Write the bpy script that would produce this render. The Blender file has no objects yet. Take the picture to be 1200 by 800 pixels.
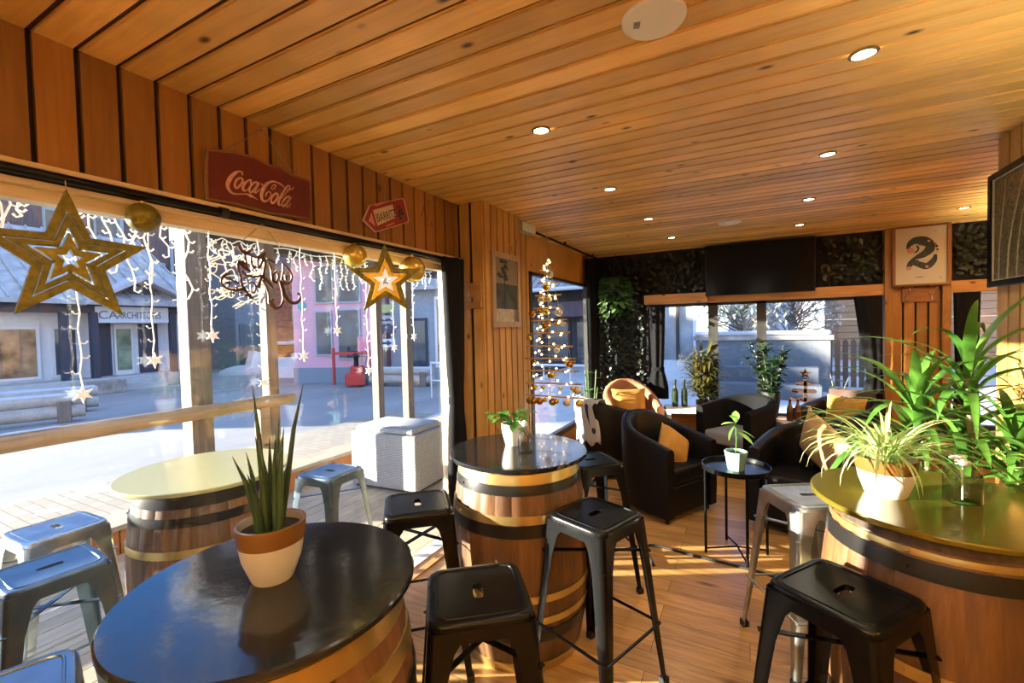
import bpy, math, random
from mathutils import Vector, Matrix
random.seed(7)
S = bpy.context.scene
COL = S.collection
PI = math.pi
sin, cos = math.sin, math.cos

# ------------------------------------------------------------------ camera frame
FPX, EYE = 525.0, Vector((0, 0, 1.57))
_dY = Vector((276, -22, FPX)).normalized()
_dX = -Vector((-1000, 8, FPX))
_dX = (_dX - _dX.dot(_dY) * _dY).normalized()
_dZ = _dX.cross(_dY)
RM = Matrix((_dX, _dY, _dZ))          # world = RM @ (right, down, forward)

def at(x, y, axis, val):
    """point of the real plane axis=val seen at image point x, y"""
    d = RM @ Vector(((x - 600) / FPX, (y - 400) / FPX, 1))
    i = 'XYZ'.index(axis)
    return EYE + d * ((val - EYE[i]) / d[i])

# ------------------------------------------------------------------ mesh builder
class MB:
    def __init__(s): s.v, s.f = [], []
    def add(s, vs, fs):
        o = len(s.v)
        s.v += [tuple(p) for p in vs]
        s.f += [tuple(i + o for i in f) for f in fs]
        return s
    def box(s, x0, x1, y0, y1, z0, z1):
        return s.add([(x, y, z) for z in (z0, z1) for y in (y0, y1) for x in (x0, x1)],
                     [(0, 2, 3, 1), (4, 5, 7, 6), (0, 1, 5, 4), (2, 6, 7, 3), (0, 4, 6, 2), (1, 3, 7, 5)])
    def mbox(s, M, sx, sy, sz):
        vs = [M @ Vector((x, y, z)) for z in (-sz/2, sz/2) for y in (-sy/2, sy/2) for x in (-sx/2, sx/2)]
        return s.add(vs, [(0, 2, 3, 1), (4, 5, 7, 6), (0, 1, 5, 4), (2, 6, 7, 3), (0, 4, 6, 2), (1, 3, 7, 5)])
    def bar(s, a, b, w, t, up=(0, 0, 1)):
        a, b = Vector(a), Vector(b); d = b - a; L = d.length; d = d / L
        u = Vector(up)
        if abs(d.dot(u)) > .98: u = Vector((1, 0, 0))
        x = d.cross(u).normalized(); z = x.cross(d)
        M = Matrix((x, d, z)).transposed().to_4x4(); M.translation = (a + b) / 2
        return s.mbox(M, w, L, t)
    def rings(s, rs, cap0=True, cap1=True, closed=True):
        n = len(rs[0]); o = len(s.v)
        for r in rs: s.v += [tuple(p) for p in r]
        m = n if closed else n - 1
        for i in range(len(rs) - 1):
            for j in range(m):
                k = (j + 1) % n
                s.f.append((o+i*n+j, o+i*n+k, o+(i+1)*n+k, o+(i+1)*n+j))
        if cap0: s.f.append(tuple(o + j for j in range(n))[::-1])
        if cap1: s.f.append(tuple(o + (len(rs)-1)*n + j for j in range(n)))
        return s
    def tube(s, pts, r, n=8, cap=True):
        pts = [Vector(p) for p in pts]
        rs = []; N = len(pts)
        prev = None
        for i, p in enumerate(pts):
            d = (pts[min(i+1, N-1)] - pts[max(i-1, 0)])
            if d.length < 1e-9: d = Vector((0, 0, 1))
            d.normalize()
            if prev is None:
                u = Vector((0, 0, 1)) if abs(d.z) < .9 else Vector((1, 0, 0))
                x = d.cross(u).normalized()
            else:
                x = (prev - prev.dot(d) * d)
                x = x.normalized() if x.length > 1e-6 else d.orthogonal().normalized()
            prev = x; y = d.cross(x)
            rr = r[i] if isinstance(r, (list, tuple)) else r
            rs.append([p + (x * cos(2*PI*k/n) + y * sin(2*PI*k/n)) * rr for k in range(n)])
        return s.rings(rs, cap, cap)
    def lathe(s, prof, n=32, c=(0, 0, 0), cap0=True, cap1=True):
        rs = [[(c[0] + r*cos(2*PI*k/n), c[1] + r*sin(2*PI*k/n), c[2] + z) for k in range(n)] for r, z in prof]
        return s.rings(rs, cap0, cap1)
    def ball(s, c, r, nu=16, nv=10, sc=(1, 1, 1)):
        prof = []
        rs = [[(c[0]+sc[0]*r*sin(PI*i/nv)*cos(2*PI*k/nu), c[1]+sc[1]*r*sin(PI*i/nv)*sin(2*PI*k/nu), c[2]-sc[2]*r*cos(PI*i/nv)) for k in range(nu)]
              for i in range(1, nv)]
        return s.rings(rs)
    def prism(s, pts, t, f=lambda u, v, w: (u, v, w)):
        """outline pts (u, v) extruded from w=0 to w=t, mapped by f"""
        n = len(pts)
        vs = [f(u, v, 0) for u, v in pts] + [f(u, v, t) for u, v in pts]
        fs = [tuple(range(n))[::-1], tuple(range(n, 2*n))] + [(i, (i+1) % n, n+(i+1) % n, n+i) for i in range(n)]
        return s.add(vs, fs)
    def frame(s, outer, inner, t, f=lambda u, v, w: (u, v, w)):
        """band between two outlines with equal counts"""
        n = len(outer)
        vs = [f(u, v, w) for w in (0, t) for P in (outer, inner) for u, v in P]
        fs = []
        for i in range(n):
            j = (i+1) % n
            fs += [(i, n+i, n+j, j), (2*n+i, 2*n+j, 3*n+j, 3*n+i), (i, j, 2*n+j, 2*n+i), (n+i, 3*n+i, 3*n+j, n+j)]
        return s.add(vs, fs)
    def ribbon(s, st, t, f, sub=4):
        """stroke of (u, v, width) drawn as a raised ribbon"""
        P = catmull([Vector((a, b, w)) for a, b, w in st], sub) if len(st) > 2 else [Vector(p) for p in st]
        n = len(P); L, R = [], []
        for i, p in enumerate(P):
            d = P[min(i+1, n-1)] - P[max(i-1, 0)]
            d = Vector((d.x, d.y)); d = d.normalized() if d.length > 1e-9 else Vector((1, 0))
            h = max(p.z, .0006) / 2
            L.append((p.x - d.y*h, p.y + d.x*h)); R.append((p.x + d.y*h, p.y - d.x*h))
        vs = [f(u, v, w) for w in (0, t) for P_ in (L, R) for u, v in P_]
        fs = []
        for i in range(n-1):
            fs += [(i, i+1, n+i+1, n+i), (2*n+i, 3*n+i, 3*n+i+1, 2*n+i+1), (i, 2*n+i, 2*n+i+1, i+1), (n+i, n+i+1, 3*n+i+1, 3*n+i)]
        fs += [(0, n, 3*n, 2*n), (n-1, 3*n-1, 4*n-1, 2*n-1)]
        return s.add(vs, fs)
    def leaf(s, p, az, L, w, el=1.2, bend=-1.5, seg=7, fold=.25, tip=1.6, base=.35, twist=0.0):
        """strap leaf: starts at p rising at angle el, bending by bend along its length"""
        p = Vector(p); h = Vector((cos(az), sin(az), 0)); z = Vector((0, 0, 1)); side0 = Vector((-sin(az), cos(az), 0))
        rows = []
        for i in range(seg + 1):
            q = i / seg; a = el + bend * q
            d = h * cos(a) + z * sin(a); nrm = -h * sin(a) + z * cos(a)
            sd = side0 * cos(twist*q) + nrm * sin(twist*q)
            ww = w * (base + (1-base) * min(1, q*3)) * (1 - q**tip) ** .8 if q < 1 else .0004
            rows.append([p + sd*ww/2 + nrm*ww*fold/2, p.copy(), p - sd*ww/2 + nrm*ww*fold/2])
            p = p + d * (L / seg)
        return s.rings(rows, False, False, closed=False)
    def oval(s, p, d, up, L, w, fold=.15, seg=5, droop=.0):
        """broad leaf along direction d"""
        p = Vector(p); d = Vector(d).normalized(); up = Vector(up); sd = d.cross(up).normalized(); nr = sd.cross(d)
        rows = []
        for i in range(seg + 1):
            q = i / seg; ww = w * max(.02, sin(PI * min(1, q*.93 + .05)) ** .75)
            c = p + d * L * q - nr * droop * L * q*q
            rows.append([c + sd*ww/2 + nr*fold*ww/2, c, c - sd*ww/2 + nr*fold*ww/2])
        return s.rings(rows, False, False, closed=False)

def catmull(P, sub=4):
    out = []; n = len(P)
    for i in range(n-1):
        p0, p1, p2, p3 = P[max(i-1, 0)], P[i], P[i+1], P[min(i+2, n-1)]
        for k in range(sub):
            t = k / sub
            out.append(.5 * (2*p1 + (p2-p0)*t + (2*p0-5*p1+4*p2-p3)*t*t + (3*p1-p0-3*p2+p3)*t**3))
    out.append(P[-1])
    return out

def obj(name, mb, m, parent=None, loc=None, smooth=40, bevel=0, seg=2, solid=0):
    me = bpy.data.meshes.new(name)
    me.from_pydata(mb.v, [], mb.f)
    me.update()
    if smooth:
        me.shade_smooth()
        me.set_sharp_from_angle(angle=math.radians(smooth))
    o = bpy.data.objects.new(name, me); COL.objects.link(o)
    if m: me.materials.append(m)
    if parent: o.parent = parent
    if loc is not None: o.location = loc
    if solid:
        md = o.modifiers.new('solid', 'SOLIDIFY'); md.thickness = solid; md.offset = 0
    if bevel:
        md = o.modifiers.new('bevel', 'BEVEL'); md.width = bevel; md.segments = seg; md.limit_method = 'ANGLE'; md.angle_limit = math.radians(45)
    return o

def tag(o, label, cat, group=None, kind=None):
    o['label'] = label
    if cat: o['category'] = cat
    if group: o['group'] = group
    if kind: o['kind'] = kind
    return o

def thing(name, label, cat, loc=(0, 0, 0), rz=0, group=None):
    o = bpy.data.objects.new(name, None); COL.objects.link(o)
    o.location = loc; o.rotation_euler = (0, 0, rz); o.empty_display_size = .1
    return tag(o, label, cat, group)

def struct(name, mb, m, smooth=0, bevel=0, parent=None):
    o = obj(name, mb, m, parent, smooth=smooth, bevel=bevel)
    if not parent: o['kind'] = 'structure'
    return o

KIDS = {}
def children(o): return [c for c in bpy.data.objects if c.parent is o]
def dup(root, loc, rz, label=None, group=None):
    def rec(o, parent):
        c = o.copy(); COL.objects.link(c)
        if parent: c.parent = parent
        for ch in children(o): rec(ch, c)
        return c
    r = rec(root, None)
    r.location = loc; r.rotation_euler = (r.rotation_euler[0], r.rotation_euler[1], rz)
    if label: r['label'] = label
    if group: r['group'] = group
    return r

# ------------------------------------------------------------------ materials
def newmat(name):
    m = bpy.data.materials.new(name); m.use_nodes = True
    nt = m.node_tree; nt.nodes.clear()
    out = nt.nodes.new('ShaderNodeOutputMaterial')
    return m, nt, out
def N(nt, typ, **kw):
    n = nt.nodes.new(typ)
    for k, v in kw.items():
        if k in n.inputs.keys(): n.inputs[k].default_value = v
        else: setattr(n, k, v)
    return n
def ramp(nt, stops, fac):
    r = nt.nodes.new('ShaderNodeValToRGB')
    el = r.color_ramp.elements
    while len(el) < len(stops): el.new(.5)
    for e, (p, c) in zip(el, stops):
        e.position = p; e.color = (*c, 1) if len(c) == 3 else c
    nt.links.new(fac, r.inputs[0])
    return r
def C4(c): return (c[0], c[1], c[2], 1)
def hexc(h):
    v = [int(h[i:i+2], 16) / 255 for i in (0, 2, 4)]
    return tuple(x/12.92 if x <= .04045 else ((x+.055)/1.055)**2.4 for x in v)

def mat(name, col, rough=.5, metal=0, var=0.0, vscale=8, bump=0, bscale=60, emit=0, ecol=None, trans=0, ior=1.45, coat=0, spec=.5, stretch=(1, 1, 1), sheen=0):
    m, nt, out = newmat(name)
    b = N(nt, 'ShaderNodeBsdfPrincipled', Roughness=rough, Metallic=metal, IOR=ior)
    b.inputs['Transmission Weight'].default_value = trans
    b.inputs['Coat Weight'].default_value = coat
    b.inputs['Specular IOR Level'].default_value = spec
    b.inputs['Sheen Weight'].default_value = sheen
    nt.links.new(b.outputs[0], out.inputs[0])
    tc = N(nt, 'ShaderNodeTexCoord')
    mp = N(nt, 'ShaderNodeMapping'); mp.inputs['Scale'].default_value = stretch
    nt.links.new(tc.outputs['Object'], mp.inputs[0])
    if var:
        nz = N(nt, 'ShaderNodeTexNoise', Scale=vscale, Detail=4)
        nt.links.new(mp.outputs[0], nz.inputs['Vector'])
        lo = [c * (1-var) for c in col]; hi = [min(1, c * (1+var)) for c in col]
        r = ramp(nt, [(.3, lo), (.7, hi)], nz.outputs[0])
        nt.links.new(r.outputs[0], b.inputs['Base Color'])
    else:
        b.inputs['Base Color'].default_value = C4(col)
    if bump:
        nb = N(nt, 'ShaderNodeTexNoise', Scale=bscale, Detail=3)
        nt.links.new(mp.outputs[0], nb.inputs['Vector'])
        bp = N(nt, 'ShaderNodeBump', Strength=bump, Distance=.01)
        nt.links.new(nb.outputs[0], bp.inputs['Height']); nt.links.new(bp.outputs[0], b.inputs['Normal'])
    if emit:
        b.inputs['Emission Color'].default_value = C4(ecol or col); b.inputs['Emission Strength'].default_value = emit
    return m

def wood(name, dark, mid, light, axis, rough=.45, knots=True, island=.25, knotcol=(.07, .02, .005), gs=1.0, coat=0):
    """boards: grain runs along axis, tone varies from board to board, dark elliptical knots"""
    m, nt, out = newmat(name); lk = nt.links.new
    b = N(nt, 'ShaderNodeBsdfPrincipled', Roughness=rough); b.inputs['Coat Weight'].default_value = coat
    lk(b.outputs[0], out.inputs[0])
    tc = N(nt, 'ShaderNodeTexCoord'); ge = N(nt, 'ShaderNodeNewGeometry')
    off = N(nt, 'ShaderNodeVectorMath', operation='SCALE'); off.inputs[0].default_value = (13.1, 7.7, 5.3)
    lk(ge.outputs['Random Per Island'], off.inputs['Scale'])
    ad = N(nt, 'ShaderNodeVectorMath', operation='ADD'); lk(tc.outputs['Object'], ad.inputs[0]); lk(off.outputs[0], ad.inputs[1])
    st = [1.0, 1.0, 1.0]; st['XYZ'.index(axis)] = .07
    mp = N(nt, 'ShaderNodeMapping'); mp.inputs['Scale'].default_value = st; lk(ad.outputs[0], mp.inputs[0])
    n1 = N(nt, 'ShaderNodeTexNoise', Scale=38*gs, Detail=5, Roughness=.6, Distortion=.6); lk(mp.outputs[0], n1.inputs['Vector'])
    r1 = ramp(nt, [(.25, dark), (.5, mid), (.75, light)], n1.outputs[0])
    # large soft blotches
    n2 = N(nt, 'ShaderNodeTexNoise', Scale=3.0, Detail=2); lk(ad.outputs[0], n2.inputs['Vector'])
    mr = N(nt, 'ShaderNodeMapRange'); lk(n2.outputs[0], mr.inputs[0])
    for i, v in ((1, .3), (2, .7), (3, .86), (4, 1.12)): mr.inputs[i].default_value = v
    mi = N(nt, 'ShaderNodeMapRange'); lk(ge.outputs['Random Per Island'], mi.inputs[0])
    for i, v in ((1, 0), (2, 1), (3, 1-island), (4, 1+island)): mi.inputs[i].default_value = v
    mu = N(nt, 'ShaderNodeMath', operation='MULTIPLY'); lk(mr.outputs[0], mu.inputs[0]); lk(mi.outputs[0], mu.inputs[1])
    sc = N(nt, 'ShaderNodeVectorMath', operation='SCALE'); lk(r1.outputs[0], sc.inputs[0]); lk(mu.outputs[0], sc.inputs['Scale'])
    last = sc.outputs[0]
    if knots:
        sk = [7.0, 7.0, 7.0]; sk['XYZ'.index(axis)] = 3.6
        mk = N(nt, 'ShaderNodeMapping'); mk.inputs['Scale'].default_value = sk; lk(ad.outputs[0], mk.inputs[0])
        vo = N(nt, 'ShaderNodeTexVoronoi', Scale=1.0); lk(mk.outputs[0], vo.inputs['Vector'])
        rk = ramp(nt, [(.04, (1, 1, 1)), (.12, (0, 0, 0))], vo.outputs['Distance'])
        mx = N(nt, 'ShaderNodeMix', data_type='RGBA')
        lk(rk.outputs[0], mx.inputs[0]); lk(last, mx.inputs[6]); mx.inputs[7].default_value = C4(knotcol)
        last = mx.outputs[2]
    lk(last, b.inputs['Base Color'])
    bp = N(nt, 'ShaderNodeBump', Strength=.12, Distance=.004); lk(n1.outputs[0], bp.inputs['Height']); lk(bp.outputs[0], b.inputs['Normal'])
    return m

def glassy(name, tint=(1, 1, 1), boost=1.0, rough=0.0, edge=None):
    """clear architectural pane: transparent with a Fresnel mirror"""
    m, nt, out = newmat(name); lk = nt.links.new
    lw = N(nt, 'ShaderNodeLayerWeight', Blend=.5)
    pw = N(nt, 'ShaderNodeMath', operation='POWER'); lk(lw.outputs['Facing'], pw.inputs[0]); pw.inputs[1].default_value = 5
    mu = N(nt, 'ShaderNodeMath', operation='MULTIPLY_ADD'); lk(pw.outputs[0], mu.inputs[0]); mu.inputs[1].default_value = .7*boost; mu.inputs[2].default_value = .035*boost
    tr = N(nt, 'ShaderNodeBsdfTransparent', Color=C4(tint)); gl = N(nt, 'ShaderNodeBsdfGlossy', Roughness=rough)
    if edge:
        rm = ramp(nt, [(.35, tint), (.95, edge)], lw.outputs['Facing']); lk(rm.outputs[0], tr.inputs[0])
    mx = N(nt, 'ShaderNodeMixShader'); lk(mu.outputs[0], mx.inputs[0]); lk(tr.outputs[0], mx.inputs[1]); lk(gl.outputs[0], mx.inputs[2])
    lk(mx.outputs[0], out.inputs[0])
    return m

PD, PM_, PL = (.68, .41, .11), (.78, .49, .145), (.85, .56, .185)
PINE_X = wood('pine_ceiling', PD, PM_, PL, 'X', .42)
PINE_Z = wood('pine_wall_shaded', (.22, .092, .018), (.27, .118, .025), (.31, .145, .035), 'Z', .5)  # same pine as the pier, darkened to stand for backlit shade
PINE_P = wood('pine_wall_lit', (.36, .18, .04), (.46, .245, .06), (.54, .31, .085), 'Z', .5, island=.15)  # lit copy of the wall pine, daylight put into its lighter tone
PINE_Y = wood('pine_trim', (.40, .19, .06), (.53, .28, .10), (.63, .37, .15), 'Y', .45, knots=False, island=.1)
PINE_XT = wood('pine_beam', (.36, .16, .045), (.47, .22, .065), (.56, .29, .09), 'X', .45, island=.1)
OAK = wood('oak_stave', (.075, .032, .012), (.12, .055, .021), (.17, .083, .034), 'Z', .42, knots=False, island=.42, gs=1.4)
PLAQUE = wood('plaque_wood', (.17, .06, .02), (.24, .09, .03), (.30, .12, .04), 'X', .4, knots=False)
GREYW_Z = wood('weathered_post', (.13, .10, .07), (.19, .15, .11), (.25, .20, .15), 'Z', .8, knots=False, island=.1)
GREYW_Y = wood('weathered_log', (.30, .26, .2), (.42, .37, .3), (.5, .45, .37), 'Y', .85, knots=False, island=.15)
RAILW = wood('rail_wood', (.32, .19, .085), (.42, .27, .13), (.52, .36, .19), 'Y', .6, knots=True, island=.1)
DECKW = wood('deck_wood', (.33, .27, .18), (.40, .33, .23), (.47, .40, .29), 'Y', .7, knots=False, island=.12)
PLINTHW = wood('plinth_wood', (.36, .12, .035), (.46, .17, .05), (.52, .22, .07), 'Y', .6, knots=True, island=.1)
BLACKM = mat('black_paint', (.004, .0042, .0045), .25, 0, spec=.22)
BLACKMATT = mat('black_matt', (.01, .01, .01), .6)
GREYM = mat('raw_steel', (.42, .46, .48), .32, .85, var=.25, vscale=14)
BLUEM = mat('blue_steel', (.13, .18, .22), .3, .7, var=.2, vscale=9)
TOPBLACK = mat('black_tabletop', (.012, .013, .015), .13, 0, var=.3, vscale=5, bump=.07, bscale=20, spec=.42)
TOPSTONE = mat('dark_stone_tabletop', (.012, .013, .013), .12, 0, var=.7, vscale=4, stretch=(1, 7, 1), coat=.3)
TOPGOLD = mat('gold_tabletop', (.15, .12, .016), .16, .45)
TOPPALE = mat('pale_gold_tabletop', (.42, .38, .17), .3, .3)
HOOPG = mat('hoop_brass', (.56, .43, .17), .32, .85)
HOOPB = mat('hoop_black', (.015, .014, .013), .3, .3)
BARRELHEAD = mat('barrel_head', (.05, .028, .016), .7, 0, var=.6, vscale=40)
LEATHER = mat('black_leather', (.005, .005, .0055), .42, 0, bump=.1, bscale=140, spec=.25)
BLACKCLOTH = mat('black_cloth', (.005, .005, .006), .9, 0, bump=.15, bscale=200, spec=.2)
TANCLOTH = mat('tan_cloth', (.36, .16, .075), .85, 0, var=.15, bump=.15, bscale=200)
OLIVE = mat('olive_cloth', (.035, .032, .02), .8)
MUSTARD = mat('mustard_cloth', (.52, .27, .05), .85, 0, var=.12, vscale=20, bump=.2, bscale=180)
GREYSEAT = mat('grey_seat', (.30, .32, .34), .6)
BROWNTHROW = mat('brown_throw', (.07, .04, .03), .9, 0, bump=.3, bscale=90)
WHITEP = mat('white_paint', (.78, .77, .74), .5)
WHITEPL = mat('white_plastic', (.72, .73, .72), .4)
CREAM = mat('cream_ceramic', (.66, .60, .52), .3, coat=.3)
TERRAC = mat('brown_glaze', (.16, .072, .016), .35, coat=.2)
MINT = mat('mint_ceramic', (.25, .43, .38), .3, coat=.2)
SOIL = mat('soil', (.03, .02, .013), .95, 0, bump=.6, bscale=80)
GLASSP = glassy('pane', (.97, .985, .98), 1.0)
BOTTLE = glassy('clear_bottle', (.90, .93, .92), 2.5, .03, edge=(.30, .34, .34))
GREENB = mat('green_bottle', (.02, .035, .015), .1, 0, coat=.3)
BROWNB = mat('brown_bottle', (.10, .03, .008), .12, 0, coat=.3)
def leafmat(name, c1, c2, scale=9, rough=.4, trans=.25):
    m, nt, out = newmat(name); lk = nt.links.new
    ge = N(nt, 'ShaderNodeNewGeometry'); tc = N(nt, 'ShaderNodeTexCoord')
    nz = N(nt, 'ShaderNodeTexNoise', Scale=scale, Detail=2); lk(tc.outputs['Object'], nz.inputs['Vector'])
    ma = N(nt, 'ShaderNodeMath', operation='MULTIPLY_ADD'); lk(ge.outputs['Random Per Island'], ma.inputs[0]); ma.inputs[1].default_value = .6
    lk(nz.outputs[0], ma.inputs[2])
    r = ramp(nt, [(.35, c1), (1.0, c2)], ma.outputs[0])
    b = N(nt, 'ShaderNodeBsdfPrincipled', Roughness=rough); lk(r.outputs[0], b.inputs['Base Color'])
    tl = N(nt, 'ShaderNodeBsdfTranslucent'); lk(r.outputs[0], tl.inputs[0])
    mx = N(nt, 'ShaderNodeMixShader'); mx.inputs[0].default_value = trans
    lk(b.outputs[0], mx.inputs[1]); lk(tl.outputs[0], mx.inputs[2]); lk(mx.outputs[0], out.inputs[0])
    return m
LEAF_DARK = leafmat('leaf_dark', (.012, .03, .01), (.03, .065, .02))
LEAF_SNAKE = leafmat('leaf_snake', (.012, .03, .014), (.035, .07, .03), 16, .35, .05)
LEAF_MID = leafmat('leaf_mid', (.022, .085, .009), (.08, .20, .026))
LEAF_SUNLIT = leafmat('leaf_sunlit', (.22, .42, .05), (.45, .62, .14))  # lime tone paints the sun onto the low leaves
LEAF_WALL = leafmat('leaf_wall', (.002, .006, .003), (.005, .014, .006), 6)
LEAF_SPID = leafmat('leaf_spider', (.20, .36, .06), (.55, .65, .28), 14)
LEAF_RED = leafmat('leaf_red', (.03, .05, .012), (.12, .10, .025), 8)
COKE = [[(1.1832,2.2503,0.0051),(1.1851,2.2617,0.0062),(1.1701,2.2626,0.0061),(1.1507,2.2476,0.0124),(1.1312,2.2208,0.0163),(1.121,2.1942,0.0161),(1.1241,2.1766,0.0135),(1.1367,2.164,0.0095),(1.1553,2.1633,0.0061),(1.1827,2.1708,0.0045),(1.2022,2.1746,0.0063),(1.2162,2.1718,0.0138),(1.2303,2.1689,0.0069),(1.2503,2.1621,0.0015)],[(1.1703,2.2339,0.0084),(1.1548,2.2167,0.0083),(1.1504,2.1942,0.0082),(1.159,2.1898,0.0083),(1.1761,2.2091,0.0084),(1.1857,2.2307,0.0085),(1.1772,2.237,0.0084),(1.1703,2.2339,0.0084)],[(1.2184,2.2247,0.0052),(1.2218,2.2394,0.0058),(1.2104,2.2362,0.0063),(1.1899,2.2128,0.0119),(1.185,2.1925,0.0107),(1.1944,2.1874,0.0068),(1.2118,2.2023,0.0034)],[(1.2505,2.2376,0.0082),(1.2359,2.2336,0.0082),(1.2163,2.209,0.008),(1.2127,2.1902,0.008),(1.2226,2.1886,0.0081),(1.2438,2.2163,0.0082),(1.2534,2.237,0.0083)],[(1.2594,2.24,0.0077),(1.2372,2.1965,0.0087),(1.2428,2.1915,0.0058),(1.2612,2.2125,0.003)],[(1.2686,2.2341,0.006),(1.2716,2.2349,0.0101),(1.2752,2.2359,0.006)],[(1.287,2.1865,0.0072),(1.2906,2.2002,0.0054),(1.3032,2.2114,0.0043),(1.3122,2.2057,0.0043),(1.3083,2.1875,0.0049),(1.2891,2.1657,0.0072),(1.2711,2.1657,0.0125),(1.2667,2.1886,0.0148),(1.2762,2.2164,0.0149),(1.2954,2.2442,0.0127),(1.3207,2.262,0.008),(1.3427,2.2643,0.0069),(1.3648,2.2601,0.007),(1.3822,2.2501,0.0051)],[(1.339,2.2517,0.0041),(1.3279,2.2487,0.004),(1.3164,2.2341,0.004),(1.3192,2.2262,0.004),(1.332,2.2353,0.004),(1.339,2.2517,0.0041)],[(1.3374,2.2135,0.0087),(1.3178,2.1927,0.0086),(1.3112,2.1681,0.0085),(1.3197,2.1638,0.0086),(1.3394,2.1864,0.0087),(1.3467,2.2086,0.0088),(1.3374,2.2135,0.0087)],[(1.4109,2.2636,0.0046),(1.3993,2.2635,0.0052),(1.3783,2.2343,0.0083),(1.3521,2.1866,0.0107),(1.348,2.1652,0.0087),(1.3593,2.1657,0.0044),(1.3729,2.1827,0.0029)],[(1.4109,2.2636,0.0046),(1.4035,2.2467,0.0045),(1.3826,2.2206,0.0038),(1.3621,2.1948,0.0028)],[(1.3901,2.2417,0.0032),(1.4137,2.2509,0.0052),(1.4329,2.265,0.0023)],[(1.4056,2.2159,0.0084),(1.3886,2.2072,0.0083),(1.3679,2.1786,0.0082),(1.3656,2.1633,0.0082),(1.377,2.1654,0.0083),(1.3979,2.1916,0.0084),(1.4072,2.2148,0.0084)],[(1.4139,2.2149,0.0085),(1.3888,2.1716,0.009),(1.3934,2.1632,0.0058),(1.4109,2.1827,0.0026)],[(1.4041,2.1647,0.0026),(1.4061,2.1651,0.0045),(1.4085,2.1657,0.0026)]]
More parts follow.
